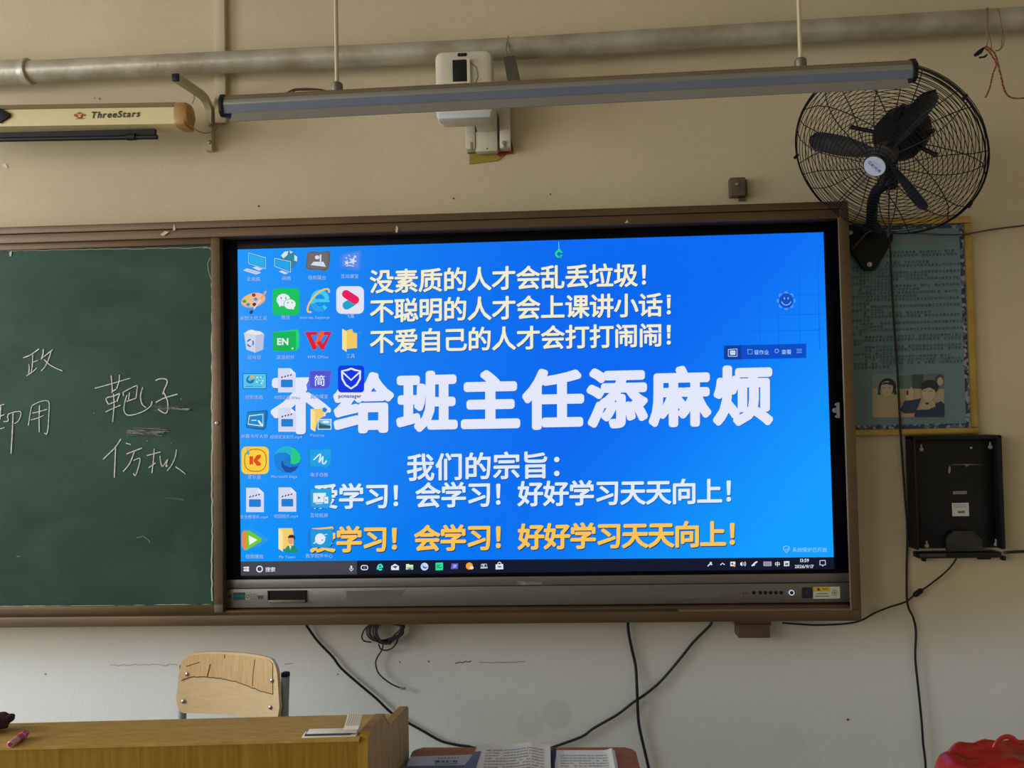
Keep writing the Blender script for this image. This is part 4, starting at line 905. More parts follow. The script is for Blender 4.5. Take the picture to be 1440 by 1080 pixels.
# ------------------------------------------------------------------ wall fan
fa = Vector((math.sin(math.radians(-55))*math.cos(math.radians(-40)), -math.cos(math.radians(-55))*math.cos(math.radians(-40)), math.sin(math.radians(-40))))
FC = Vector((1.978, -0.36, 2.241)); FR = 0.263
fa, f1, f2 = frame_of(fa)
t = thing('wall_fan', 'black wall fan in a round wire cage', 'fan', at(1225, 380, -0.03))
def fp(r, ang, h): return FC + fa*h + (f1*math.cos(ang)+f2*math.sin(ang))*r
def ring(bm, r, h, w=0.0011, n=64): tube(bm, [fp(r, 2*PI*i/n, h) for i in range(n)], w, 5, True)
HF, HB = 0.062, -0.085
def prof_front(r): return HF*math.sqrt(max(0, 1-(r/FR)**2.2))*1.0
def prof_back(r): return HB*math.sqrt(max(0, 1-(r/FR)**4))
bm = B(); nr = 19
for i in range(nr): 
    r = 0.045+(FR-0.045)*i/nr; ring(bm, r, prof_front(r))
for i in range(9):
    for d in (-0.07, 0.07):
        a0 = 2*PI*i/9+d
        tube(bm, [fp(0.04+(FR-0.04)*j/9, a0+(0.10 if d > 0 else -0.10)*math.sin(PI*j/9), prof_front(0.04+(FR-0.04)*j/9)+0.001) for j in range(10)], 0.0014, 5)
obj('front_grille', bm, M_blackm, t)
bm = B()
for i in range(nr):
    r = 0.07+(FR-0.07)*i/nr; ring(bm, r, prof_back(r))
for i in range(9):
    a0 = 2*PI*i/9+0.2
    tube(bm, [fp(0.06+(FR-0.06)*j/9, a0, prof_back(0.06+(FR-0.06)*j/9)-0.001) for j in range(10)], 0.0015, 5)
obj('rear_grille', bm, M_blackm, t)
bm = B(); tube(bm, [fp(FR+0.002, 2*PI*i/72, 0) for i in range(72)], 0.0028, 8, True); tube(bm, [fp(FR-0.003, 2*PI*i/72, 0.008) for i in range(72)], 0.002, 6, True)
for i in range(5): tube(bm, [fp(FR+0.003, 2*PI*i/5+0.3, -0.006), fp(FR+0.003, 2*PI*i/5+0.3, 0.012)], 0.005, 8)
obj('rim', bm, M_blackm, t)
bm = B(); lathe(bm, FC+fa*(HF-0.004), fa, [(0.034, 0), (0.034, 0.006), (0.03, 0.008)], 28); obj('badge_rim', bm, M_black, t)
bm = B(); lathe(bm, FC+fa*(HF+0.0042), fa, [(0.0305, 0), (0.0295, 0.0015), (0, 0.002)], 28); badge = obj('badge', bm, mat('pale_badge', (198, 200, 204), 0.4), t, label='pale round badge with blue lettering')
bm = B(); rr_ = math.radians(155)
e1b = (f1*math.cos(rr_)+f2*math.sin(rr_)); e2b = (-f1*math.sin(rr_)+f2*math.cos(rr_))
_,_ = 0, 0
bo = FC+fa*(HF+0.0066)
# orientation of the lettering: along the image direction seen on the badge
dirx = (at(1250, 234, FC.y)-at(1233, 219, FC.y)); dirx -= fa*dirx.dot(fa); dirx.normalize(); diry = fa.cross(dirx)
if diry.dot(_u) < 0: diry = -diry
for i, ch in enumerate('骆驼风扇'): put_glyph(bm, ch, bo+dirx*(-0.023+0.0115*i)+diry*(-0.004), dirx*0.011, diry*0.011, 0.015)
for i, ch in enumerate('LUOTUO'): put_glyph(bm, ch, bo+dirx*(-0.016+0.005*i)+diry*0.010, dirx*0.005, diry*0.005, 0.0)
obj('badge_lettering', bm, mat('badge_blue', (60, 110, 170), 0.6), badge, smooth=0)
# blades
bdirs = [(1136, 197), (1313, 129), (1301, 298)]
hubp = FC+fa*0.0
M_blade = mat('dark_blade', (66, 62, 57), 0.6, 0.1, var=0.25, scale=14)
def ray_plane(px, py, h):
    d = _f*FPX + _r*(px-720) - _u*(py-540); o = FC+fa*h
    return CAM + d*((o-CAM).dot(fa)/d.dot(fa))
for tip in bdirs:
    tp = ray_plane(tip[0], tip[1], 0.01); v = tp-FC; v -= fa*v.dot(fa); ang = math.atan2(v.dot(f2), v.dot(f1)); Lr = min(v.length, 0.243)
    bm = B(); rows = []
    N = 14
    for j in range(N+1):
        s = j/N; r = 0.028+(Lr-0.028)*s
        wd = 0.55*(0.022+0.030*math.sin(min(1, s*1.35)*PI*0.62))*(1 if s < 0.8 else math.sqrt(max(0.02, 1-((s-0.8)/0.2)**2)))
        pitch = -math.radians(36-14*s)
        ev = f1*math.cos(ang)+f2*math.sin(ang); tv = -f1*math.sin(ang)+f2*math.cos(ang)
        rows.append([bm.verts.new(FC+fa*(0.004+0.02*0)+ev*r+tv*(q*wd*math.cos(pitch))+fa*(q*wd*math.sin(pitch)-0.008*(1-q*q))) for q in (-1, -0.5, 0, 0.5, 1)])
    for A_, C_ in zip(rows, rows[1:]):
        for q in range(4): bm.faces.new((A_[q], A_[q+1], C_[q+1], C_[q]))
    tt = bmesh.ops.solidify(bm, geom=bm.faces[:], thickness=0.0018); obj('blade', bm, M_blade, t)
bm = B(); lathe(bm, FC-fa*0.025, fa, [(0.03, 0), (0.034, 0.01), (0.034, 0.035), (0.026, 0.045), (0, 0.047)], 24); obj('hub', bm, M_blade, t)
bm = B(); lathe(bm, FC-fa*0.085, -fa, [(0.035, -0.06), (0.06, -0.02), (0.07, 0), (0.072, 0.06), (0.066, 0.075), (0.04, 0.09), (0, 0.092)], 28)
for i in range(14): 
    a0 = 2*PI*i/14; tube(bm, [fp(0.0725, a0, -0.09), fp(0.0725, a0, -0.145)], 0.0016, 5)
motor = obj('motor', bm, M_blackm, t)
for (x, y) in ((1196, 178), (1318, 218), (1270, 148), (1313, 184)):
    tp = ray_plane(x, y, -0.075); v = (tp-(FC-fa*0.075)).normalized()
    bm = B(); tube(bm, [FC-fa*0.088+v*0.05, tp-v*0.012, tp], [0.006, 0.006, 0.0075], 8); obj('motor_strut', bm, M_black, t)
mp_ = FC-fa*0.14
bm = B(); n0 = ray_plane(1243, 262, -0.05)
arm = [Vector((at(1226, 322, -0.05).x, -0.04, at(1226, 322, -0.05).z)), at(1226, 306, -0.10), at(1227, 286, -0.17), at(1233, 268, -0.24), at(1243, 256, -0.28), FC-fa*0.11]
tube(bm, smoothpath(arm, 5), [0.0165]*20+[0.017]*6, 14) if len(smoothpath(arm, 5)) == 26 else tube(bm, smoothpath(arm, 5), 0.0165, 14)
q = at(1250, 250, -0.28); lathe(bm, q+Vector((0, 0, -0.03)), (0.1, 0.1, 1), [(0.02, 0), (0.024, 0.01), (0.024, 0.05), (0, 0.055)], 18)
obj('arm', bm, M_blackm, t)
bm = B(); pl_ = [(1192, 316), (1208, 315), (1222, 318), (1256, 328), (1256, 338), (1232, 379), (1227, 381), (1218, 380), (1213, 376), (1194, 348)]
prism(bm, [at(x, y, -0.034) for x, y in pl_], (0, 0.012, 0), bev=0.0015)
lathe(bm, at(1226, 322, -0.034), (0, -1, 0.25), [(0.03, 0), (0.028, 0.01), (0.018, 0.022), (0, 0.023)], 18)
obj('wall_plate', bm, M_blackm, t)
for x, y in ((1195.5, 327), (1222.5, 372)):
    bm = B(); lathe(bm, at(x, y, -0.034), (0, -1, 0), [(0.008, 0), (0.008, 0.002), (0.005, 0.002), (0.005, 0.006), (0.0032, 0.0065), (0, 0.0065)], 16); obj('bolt', bm, M_steel, t)
bm = B(); tube(bm, [at(1250.5, 262, -0.30), at(1250, 300, -0.28), at(1249.5, 330, -0.25)], 0.002, 6); tube(bm, [at(1249.6, 322, -0.25), at(1249.5, 334, -0.25)], 0.0042, 8); obj('pull_cord', bm, M_rubber, t)

# fan power cord down the wall, and a thin wire off to the side
bm = B(); tube(bm, smoothpath([at(x, y, yy) for x, y, yy in ((1249.5, 334, -0.06), (1252, 350, -0.045), (1255, 420, -0.03), (1262, 520, -0.03), (1266, 600, -0.022), (1272, 690, -0.012), (1276, 745, -0.012), (1275, 800, -0.012), (1276, 848, -0.02), (1284, 868, -0.022), (1288, 888, -0.014), (1287, 925, -0.012), (1291, 965, -0.012), (1296, 1015, -0.012), (1298, 1045, -0.012), (1300, 1060, -0.012), (1302, 1085, -0.012), (1305, 1160, -0.012))], 4), 0.0036, 8)
tag(obj('fan_cable', bm, M_rubber), 'long black power cord hanging straight down the wall from the fan', 'cable')
bm = B(); tube(bm, smoothpath([at(x, y, yy) for x, y, yy in ((1199, 350, -0.05), (1210, 337, -0.052), (1220, 327, -0.06), (1232, 324, -0.06), (1250, 328, -0.05), (1290, 328, -0.03), (1330, 330, -0.026), (1358, 329, -0.026), (1400, 322, -0.008), (1440, 317, -0.006), (1500, 309, -0.006))]+[Vector((3.0, -0.006, 2.12)), Vector((3.89, -0.006, 2.14))], 5), 0.0026, 6)
tag(obj('signal_wire', bm, mat('grey_wire', (72, 68, 62), 0.6)), 'thin grey wire crossing the poster top from the fan plate', 'wire')

# ------------------------------------------------------------------ orange wires tied to the pipe
bm = B()
M_orange = mat('orange_wire', (150, 84, 50), 0.55, var=0.3, scale=160)
def twist(bm, pts, r, mi=0):
    p = smoothpath(pts, 10)
    for ph in (0, PI):
        q = []
        for i, v in enumerate(p): q.append(v+Vector((math.cos(i*0.9+ph)*r*0.9, math.sin(i*0.9+ph)*r*0.9, 0)))
        tube(bm, q, r, 5, mi=mi if ph == 0 else 1)
Yw = -0.13
twist(bm, [at(x, y, Yw) for x, y in ((1384, 66), (1390, 72), (1396, 80), (1401, 90), (1397, 102), (1394, 114), (1391, 126), (1386, 137))], 0.0016)
twist(bm, [at(x, y, Yw-0.005) for x, y in ((1386, 65), (1395, 71), (1400, 78), (1404, 93), (1408, 108), (1411, 122), (1416, 133), (1425, 138), (1440, 138), (1460, 136))], 0.0018)
tag(obj('twisted_wire', bm, [M_orange, mat('dark_red_wire', (96, 48, 36), 0.55)]), 'orange twisted wire pair dangling from the pipe', 'wire')
bm = B()
for a in ([(1387, 13), (1388, 40), (1389, 58), (1386, 67)], [(1389, 13), (1390, 45), (1394, 62), (1393, 74)]): tube(bm, smoothpath([at(a[0][0], a[0][1], -0.075)]+[at(x, y, Yw) for x, y in a], 4), 0.0016, 6)
tag(obj('tie_string', bm, mat('tan_string', (118, 102, 70), 0.8)), 'tan string tied round the pipe holding the orange wires', 'string')
bm = B(); tube(bm, smoothpath([at(1402, 13, -0.075)]+[at(x, y, Yw) for x, y in ((1404, 14), (1408, 35), (1409, 52), (1408, 66), (1404, 71), (1400, 71))], 4), 0.0018, 6); tube(bm, smoothpath([at(x, y, Yw) for x, y in ((1409, 40), (1412, 55), (1410, 65), (1405, 71))], 4), 0.0016, 6)
tag(obj('tie_string', bm, MATS['tan_string']), 'loose tan string loop over the pipe beside the orange wires', 'string')
bm = B(); tube(bm, [at(1383, 68, Yw), at(1378, 73, Yw), at(1371, 78, Yw)], [0.004, 0.0075, 0.005], 8); tube(bm, smoothpath([at(1377, 81, Yw), at(1384, 80, Yw), at(1388, 77, Yw)], 4), 0.003, 6); tag(obj('wire_connector', bm, M_black), 'black connector on the end of the orange wires', 'connector')

# small square fixing above the frame
t = thing('wall_clip', 'small square steel clip screwed to the wall above the frame', 'clip', at(1039, 277, 0))
a, c = at(1027.5, 276, -0.03), at(1048, 249, -0.03)
bm = B(); box(bm, a.x, c.x, -0.032, 0, a.z, c.z, 0.003); box(bm, c.x-0.002, c.x+0.010, -0.012, 0, a.z+0.006, c.z-0.002, 0.001); obj('clip_body', bm, mat('rusty_grey', (96, 84, 66), 0.6, 0.2, var=0.2, scale=40), t)
bm = B(); screw(bm, at(1037, 259, -0.032), (0, -1, 0), 0.006, 0.004); obj('screw', bm, M_steel, t)
bm = B(); a, c = at(1039, 283, -0.005), at(1048, 275, -0.005); box(bm, a.x, c.x, -0.008, 0, a.z, c.z+0.004); obj('tongue', bm, MATS['rusty_grey'], t)

# ------------------------------------------------------------------ black wall holder
t = thing('wall_holder', 'black plastic wall holder with a white label under the poster', 'wall holder', (2.31, -0.03, 1.053))
hx0, hx1, hz0, hz1 = 2.170, 2.446, 1.062, 1.4235
bm = B(); box(bm, hx0+0.004, hx1-0.004, -0.03, -0.001, hz0, hz1, 0.004)
for x0, x1, z0, z1 in ((hx0, hx0+0.008, hz0, hz1), (hx1-0.014, hx1, hz0, hz1), (hx0, hx1, hz1-0.012, hz1)): box(bm, x0, x1, -0.06, -0.001, z0, z1, 0.004)
obj('tray', bm, M_black, t)
PHx = lambda X, Y: at(1260+X/5.4, 600+Y/5.4, -0.031)
for X, Y in ((193, 172), (716, 154), (234, 905), (760, 892)):
    bm = B(); lathe(bm, PHx(X, Y), (0, -1, 0), [(0.007, 0), (0.006, 0.002), (0, 0.0025)], 14); q = PHx(X, Y-28); tube(bm, [q+Vector((0, 0.001, -0.01)), q+Vector((0, 0.001, 0.004))], 0.0026, 8); obj('keyhole', bm, mat('exposed_plaster', (150, 140, 124), 0.8), t)
bm = B(); screw(bm, PHx(571, 160), (0, -1, 0), 0.004, 0.002); obj('screw', bm, M_steel, t)
k = Ink(PHx, glowing=False); k.poly([(432, 490), (540, 488), (538, 512), (432, 514)], (132, 124, 108)); k.ell(406, 328, 9, 30, (140, 128, 110), 4); k.done('slot', t)
k = Ink(PHx, glowing=False); k.k = 8; k.poly([(400, 290), (450, 286), (540, 282), (660, 290), (560, 290), (530, 306), (520, 290)], (120, 104, 84)); k.done('clip_edge', t)
k = Ink(PHx, glowing=False); k.k = 8; k.poly([(422, 580), (550, 577), (554, 678), (427, 680)], (198, 198, 190))
for dy in (0, 10, 20): k.line([(436, 592+dy), (530, 590+dy)], 4, (150, 150, 144))
k.poly([(468, 640), (520, 638), (520, 656), (470, 657)], (96, 96, 96)); k.done('label_sticker', t, label='white paper label')
bm = B(); prism(bm, [PHx(370, 860), PHx(380, 825), PHx(430, 786), PHx(570, 786), PHx(640, 850), PHx(650, 940), PHx(372, 945)], (0, -0.012, 0), bev=0.003); obj('rest_block', bm, mat('worn_black', (34, 33, 33), 0.5, var=0.2, scale=30), t)
bm = B(); zb = PHx(500, 975).z
box(bm, hx0+0.012, hx1-0.004, -0.042, -0.001, zb-0.008, zb+0.010, 0.003); q0, q1 = PHx(620, 980), PHx(710, 985); tube(bm, [Vector((q0.x, -0.032, zb-0.006)), Vector((q1.x, -0.032, zb-0.006))], 0.009, 10)
for X in (212, 815): q = PHx(X, 1000); box(bm, q.x-0.005, q.x+0.005, -0.038, -0.02, zb-0.018, zb-0.004, 0.001)
obj('ledge', bm, M_black, t)
bm = B(); q0, q1 = PHx(170, 968), PHx(365, 965); box(bm, q0.x, q1.x, -0.0435, -0.04, zb-0.004, zb+0.008, 0.002); obj('ledge_plate', bm, mat('dull_grey', (62, 58, 56), 0.5, 0.3), t)
bm = B(); tube(bm, [at(1413, 777, -0.04), at(1420, 776.5, -0.02), at(1440, 775.5, -0.015), at(1520, 773, -0.015), Vector((3.89, -0.015, at(1520, 773, -0.015).z))], 0.0048, 8); tag(obj('power_cable', bm, M_rubber), 'thick black cable running level off to the side of the holder', 'cable')

# ------------------------------------------------------------------ cables below the board
bm = B(); tube(bm, smoothpath([at(x, y, yy) for x, y, yy in ((1346, 783, -0.03), (1340, 793, -0.03), (1328, 806, -0.025), (1305, 824, -0.02), (1288, 835, -0.02), (1274, 846, -0.03), (1250, 854, -0.02), (1230, 862, -0.02), (1212, 872, -0.02), (1190, 877, -0.03), (1150, 879, -0.04), (1120, 877.5, -0.05), (1100, 876, -0.05))], 5), 0.003, 6)
cb = thing('adapter_cable', 'black cable with a ferrite bead from the holder to the frame bottom', 'cable', at(1290, 834, -0.02)); obj('cable_run', bm, M_rubber, cb)
bm = B(); a, c = at(1285, 838, -0.02), at(1297, 829, -0.02); dv = (c-a); tube(bm, [a, a+dv*0.15, a+dv*0.85, c], [0.005, 0.0085, 0.0085, 0.005], 10); obj('ferrite_bead', bm, M_black, cb)
for lab, pts, r in (
 ('black cable sagging from the frame bottom down behind the chair and desk', [(430, 878, -0.03), (434, 884, -0.02), (447, 902, -0.012), (468, 924, -0.012), (480, 940, -0.012), (505, 962, -0.012), (530, 983, -0.012), (550, 1002, -0.012), (575, 1017, -0.012), (595, 1028, -0.012), (620, 1042, -0.012), (645, 1048, -0.012), (664, 1051, -0.012), (700, 1064, -0.012)], 0.0042),
 ('black cable hanging steeply from the frame bottom to the floor', [(883, 874, -0.03), (884, 890, -0.02), (889, 915, -0.012), (894, 938, -0.012), (896, 975, -0.022), (898, 1015, -0.012), (904, 1045, -0.012), (912, 1080, -0.012), (925, 1150, -0.012)], 0.0048),
 ('black cable slanting across from the frame bottom towards the open book', [(1001, 874, -0.03), (998, 880, -0.02), (975, 903, -0.012), (955, 928, -0.012), (930, 957, -0.012), (908, 976, -0.012), (890, 988, -0.012), (868, 1005, -0.012), (835, 1024, -0.012), (818, 1036, -0.012), (780, 1050, -0.012), (740, 1066, -0.012)], 0.0042)):
    bm = B(); tube(bm, smoothpath([at(*p) for p in pts], 4), r, 8); tag(obj('cable', bm, M_rubber), lab, 'cable')
# coil of network cable
t = thing('network_cable', 'coiled dark grey network cable tucked under the frame', 'cable', at(540, 905, -0.02))
M_net = mat('slate_cable', (52, 52, 58), 0.5)
bm = B()
G = lambda X, Y, yy=-0.02: at(440+X/9, 870+Y/9, yy)
rnd = random.Random(3)
for i in range(9):
    l_ = 690+i*16+rnd.uniform(-12, 12); r_ = 1090+rnd.uniform(-40, 50); b_ = 290+rnd.uniform(-20, 40)
    pts = [(1130, 95), (l_+150, 40), (l_+20, 90), (l_, 190), (l_+60, b_-30), (l_+170, b_), (r_-90, b_-40), (r_, 190), (1140, 110)]
    tube(bm, smoothpath([G(x, y, -0.025-0.0035*i) for x, y in pts], 5), 0.0026, 6)
tube(bm, smoothpath([G(x, y) for x, y in ((740, 70), (660, 130), (620, 220), (645, 280), (740, 300))], 5), 0.0026, 6)
tube(bm, smoothpath([G(x, y) for x, y in ((830, 320), (860, 385), (940, 400), (1030, 350), (1085, 240))], 5), 0.0026, 6)
tube(bm, smoothpath([G(x, y, -0.016) for x, y in ((890, 300), (875, 390), (815, 490), (795, 570), (825, 680), (900, 760), (1000, 830), (1100, 875))], 5), 0.0026, 6)
obj('cable_coil', bm, M_net, t)
bm = B(); tube(bm, [G(1100, 875, -0.016), G(1140, 885, -0.016), G(1175, 885, -0.016)], [0.003, 0.0042, 0.0042], 8); obj('plug', bm, mat('clear_plug', (140, 138, 130), 0.3), t, label='clear plastic plug')
bm = B(); lathe(bm, G(1140, 105, -0.05), (0, -1, 0), [(0.008, 0), (0.008, 0.012), (0, 0.013)], 12); obj('cable_tie', bm, mat('dark_blue_tie', (28, 32, 60), 0.6), t)
# brown outlet box under the frame
a, c = at(1038, 897, -0.05), at(1082, 879, -0.05)
bm = B(); box(bm, a.x, c.x, -0.055, 0, a.z, c.z+0.004, 0.003); box(bm, a.x-0.006, c.x+0.006, -0.05, 0, c.z-0.001, 0.8672); tag(obj('outlet_box', bm, mat('brown_box', (98, 80, 58), 0.6, var=0.08)), 'small brown box fixed under the board frame', 'box')

# ------------------------------------------------------------------ chair
def chair():
    yaw = math.radians(17)
    ctr = at(324.5, 962.5, -0.46)
    R3 = Matrix.Rotation(-yaw, 4, 'Z')
    base = Vector((ctr.x, -0.46, 0))
    t = thing('school_chair', 'plywood school chair with chipped back behind the teacher desk', 'chair', base)
    hz = ctr.z
    def P(x, y, z): return base + (R3 @ Vector((x, y, z)))
    lean = 0.10
    # backrest: curved plywood board, facing the camera (-y)
    bm = B(); rows = []
    hw, hh = 0.172, 0.084
    NX, NZ = 22, 14
    def outline(u):  # u in -1..1 across; top and bottom heights
        au = abs(u)
        top = hh*(1.0 if au < 0.2 else 1-0.10*((au-0.2)/0.8)**2)
        k = max(0, (au-0.80)/0.20); top -= 0.058*(1-math.sqrt(max(0, 1-k*k)))
        bot = -hh*0.98; kb = max(0, (au-0.86)/0.14); bot += 0.040*(1-math.sqrt(max(0, 1-kb*kb)))
        return top, bot
    tilt = math.radians(-2.0)
    def bp(u, v, dy=0.0):
        top, bot = outline(u); z = bot+(top-bot)*v; x = u*hw*(0.965+0.035*(1-v)) ; y = -0.016+0.020*(1-u*u)+dy
        x2 = x*math.cos(tilt)+z*math.sin(tilt); z2 = -x*math.sin(tilt)+z*math.cos(tilt)
        return P(x2, y+lean*z2, hz+z2)
    for i in range(NX+1):
        u = -1+2*i/NX; u = math.sin(u*PI/2*0.9)/math.sin(PI/2*0.9) if abs(u) < 1 else u
        rows.append([bm.verts.new(bp(u, j/NZ)) for j in range(NZ+1)])
    for A_, C_ in zip(rows, rows[1:]):
        for j in range(NZ): bm.faces.new((A_[j], A_[j+1], C_[j+1], C_[j]))
    bmesh.ops.recalc_face_normals(bm, faces=bm.faces[:]); bmesh.ops.solidify(bm, geom=bm.faces[:], thickness=0.009)
    back = obj('backrest', bm, M_beech, t)
    # upper strip where the face veneer has broken away
    k = B(); 
    edge = lambda u: 0.52+0.10*(0.5-0.5*u)*0.6-0.03*math.sin(3*u)-(0.06 if u > 0.15 else 0)*min(1, (u-0.15)/0.5)
    prev = None
    for i in range(41):
        u = -0.93+1.80*i/40; lo = edge(u)+random.uniform(-0.006, 0.006); 
        a_, b_ = k.verts.new(bp(u, lo, -0.0018)), k.verts.new(bp(u, 0.965 if abs(u) < 0.8 else 0.95, -0.0018))
        mid = k.verts.new(bp(u, (lo+0.965)/2, -0.0018))
        if prev: k.faces.new((prev[0], a_, mid, prev[2])); k.faces.new((prev[2], mid, b_, prev[1]))
        prev = (a_, b_, mid)
    k.normal_update()
    obj('bare_veneer_strip', k, M_ply, back, label='bare wood strip where veneer broke off')
    k = B()
    tube(k, [bp(-0.93+1.80*i/40, edge(-0.93+1.80*i/40)+random.uniform(-0.008, 0.008), -0.002) for i in range(41)], 0.0011, 5)
    tube(k, [bp(0.48, 0.93, -0.002), bp(0.45, 0.75, -0.002), bp(0.43, 0.50, -0.002)], 0.0009, 5); tube(k, [bp(-0.42, 0.80, -0.002), bp(-0.47, 0.60, -0.002)], 0.0014, 5); tube(k, [bp(-0.15, 0.96, -0.002), bp(-0.15, 0.90, -0.002)], 0.0012, 5); tube(k, [bp(-0.86, 0.80, -0.002), bp(-0.62, 0.84, -0.002)], 0.0009, 5)
    obj('veneer_crack', k, mat('crack_brown', (110, 76, 44), 0.8), back)
    for u, v in ((-0.84, 0.655), (-0.88, 0.20), (0.86, 0.665), (0.82, 0.22)):
        bm = B(); q = bp(u, v, -0.001); n = (R3 @ Vector((0, -1, 0)))
        lathe(bm, q, n, [(0.0062, 0), (0.0055, 0.0025), (0.003, 0.004), (0, 0.0044)], 14); obj('rivet', bm, M_steel, back)
    # two upright tubes carry the back and run down as rear legs
    for s in (-1, 1):
        xo = s*0.171
        bm = B(); zt = hz+(0.042 if s > 0 else 0.031)
        tube(bm, smoothpath([P(xo, 0.008+lean*(zt-hz), zt), P(xo, 0.006, hz-0.05), P(xo*1.0, -0.005, 0.55), P(xo*1.0, 0.0, 0.42), P(xo*1.02, 0.05, 0.2), P(xo*1.04, 0.09, 0.0)], 4), 0.0115, 12); leg = obj('leg', bm, M_tubegreen, t)
        bm = B(); q = P(xo, 0.008+lean*(zt-hz), zt); lathe(bm, q, (0, 0, 1), [(0.0122, -0.006), (0.0122, 0.002), (0.008, 0.004), (0, 0.0042)], 12); obj('tube_cap', bm, M_black, leg, label='black plastic tube cap')
        bm = B(); tube(bm, smoothpath([P(xo, 0.0, 0.43), P(xo, -0.15, 0.425), P(xo, -0.32, 0.42), P(xo, -0.345, 0.39), P(xo*1.03, -0.36, 0.2), P(xo*1.05, -0.37, 0.0)], 4), 0.0115, 12); obj('leg', bm, M_tubegreen, t)
    bm = B(); tube(bm, [P(-0.172, -0.33, 0.30), P(0.172, -0.33, 0.30)], 0.009, 10); tube(bm, [P(-0.16, 0.03, 0.25), P(0.16, 0.03, 0.25)], 0.009, 10); obj('stretcher', bm, M_tubegreen, t)
    bm = B(); pts = rrect2(-0.165, -0.36, 0.165, -0.01, 0.05); prism(bm, [P(x, y, 0.436) for x, y in pts], (0, 0, 0.012), bev=0.003); obj('seat', bm, M_beech, t)
chair()

# ------------------------------------------------------------------ teacher desk
XD = 0.7294
Mrot = Matrix.Rotation(math.radians(0.0), 4, 'Z')
YF = -1.4425
slope = 0.030/0.55   # the desk front is turned slightly from the wall
def dk(x, y, z): return Vector((x, y-(XD-x)*slope, z))
t = thing('teacher_desk', 'oak-veneer teacher desk with raised front ledge and grey side panel', 'desk', (0.1, -1.3, 0))
XDL = -0.75
def slab(bm, x0, x1, y0, y1, z0, z1, bev=0.0):
    tt = bmesh.new(); box(tt, x0, x1, y0, y1, z0, z1, bev)
    for v in tt.verts: v.co.y -= (XD-v.co.x)*slope
    merge(bm, tt)
bm = B(); slab(bm, XDL, XD-0.012, YF, YF+0.018, 0.02, 1.0632, 0.001); obj('front_panel', bm, M_oakv, t)
bm = B(); prism(bm, [dk(XDL, YF-0.002, 1.0635), dk(XDL, YF-0.002, 1.0665), dk(XDL, YF+0.002, 1.0675), dk(XDL, -1.333, 1.0575), dk(XDL, -1.333, 1.042), dk(XDL, YF+0.018, 1.0635)], (XD-0.012-XDL, (XD-0.012-XDL)*slope, 0)); obj('top_ledge', bm, M_oakt, t)
pp_ = [(-1.4455, 0.0), (-1.4455, 1.040), (-1.443, 1.056), (-1.437, 1.066), (-1.428, 1.070), (-1.395, 1.0675), (-1.328, 1.0565), (-1.303, 1.033), (-1.285, 1.022), (-1.262, 1.017), (-1.131, 0.992), (-1.118, 0.985), (-1.115, 0.975), (-1.115, 0.0)]
bm = B(); prism(bm, [Vector((XD, y, z)) for y, z in pp_], (-0.013, 0, 0)); sp_ = obj('side_panel', bm, M_oaks, t, smooth=0.3)
bm = B(); tw = 0.0135
rows = [[bm.verts.new((XD+0.0006, y-0.0006*(1 if i < 5 else 0), z+0.0006)), bm.verts.new((XD-tw, y-0.0006*(1 if i < 5 else 0), z+0.0006))] for i, (y, z) in enumerate(pp_[0:13])]
for A_, C_ in zip(rows, rows[1:]): bm.faces.new((A_[0], A_[1], C_[1], C_[0]))
obj('edge_band', bm, M_oakv, sp_, smooth=0.3)
bm = B(); prism(bm, [Vector((XDL, y-(XD-XDL)*slope, z)) for y, z in pp_], (-0.013, 0, 0)); obj('side_panel', bm, M_oaks, t, smooth=0.3)
bm = B(); slab(bm, XDL, XD-0.0135, -1.33, -1.12, 0.955, 0.975); obj('worktop', bm, M_oakt, t)
bm = B(); slab(bm, XDL, XD-0.0135, -1.338, -1.326, 0.972, 1.044); obj('riser_board', bm, M_oakv, t)

# things on the ledge
LZ = lambda y: 1.0675+(y-(YF+0.002))*(1.0575-1.0675)/(-1.333-YF-0.002)
a, c = at(424, 1038, YF), at(512, 1031, YF)
t = thing('booklet', 'thin white booklet lying on the desk ledge by the side panel', 'booklet', (0.67, -1.42, 1.067))
bm = B(); x0, x1 = a.x, XD-0.018
yb0 = YF+0.006
slab(bm, x0, x1, yb0, yb0+0.018, 1.0668, 1.0690, 0.0004); slab(bm, x0+0.006, x1, yb0+0.003, yb0+0.018, 1.0712, 1.0728, 0.0004); obj('pages', bm, M_paper, t)
bm = B(); slab(bm, x0+0.004, x1-0.01, yb0+0.001, yb0+0.017, 1.0690, 1.0712); obj('cover', bm, mat('slate_cover', (70, 74, 92), 0.6), t)
bm = B(); rows = []
c0, c1 = at(496, 1035, yb0-0.02), at(515, 1035, yb0-0.02)
for j in range(9):
    s = j/8; y = yb0+0.012+0.025*s+0.010*math.sin(s*PI); z = 1.0728+0.013*math.sin(s*PI*0.55)
    rows.append([bm.verts.new(dk(xx, y, z)) for xx in (x1-0.022, x1-0.011, x1)])
for A_, C_ in zip(rows, rows[1:]):
    for q in range(2): bm.faces.new((A_[q], A_[q+1], C_[q+1], C_[q]))
bm.normal_update(); curl = obj('curled_page', bm, M_paper, t)
k = B(); 
for i in range(6):
    xx = x1-0.020+i*0.0034
    pts = []
    for j in range(1, 8):
        s = j/8; y = yb0+0.012+0.025*s+0.010*math.sin(s*PI)-0.0004; z = 1.0728+0.013*math.sin(s*PI*0.55)+0.0003
        pts.append((y, z))
    for (y, z), (y2, z2) in list(zip(pts, pts[1:]))[::1]: add(k, [dk(xx, y, z), dk(xx+0.0013, y, z), dk(xx+0.0013, y2, z2), dk(xx, y2, z2)], [(0, 1, 2, 3)])
k.normal_update(); obj('page_print', k, mat('print_grey', (176, 174, 172), 0.8), curl, smooth=0)
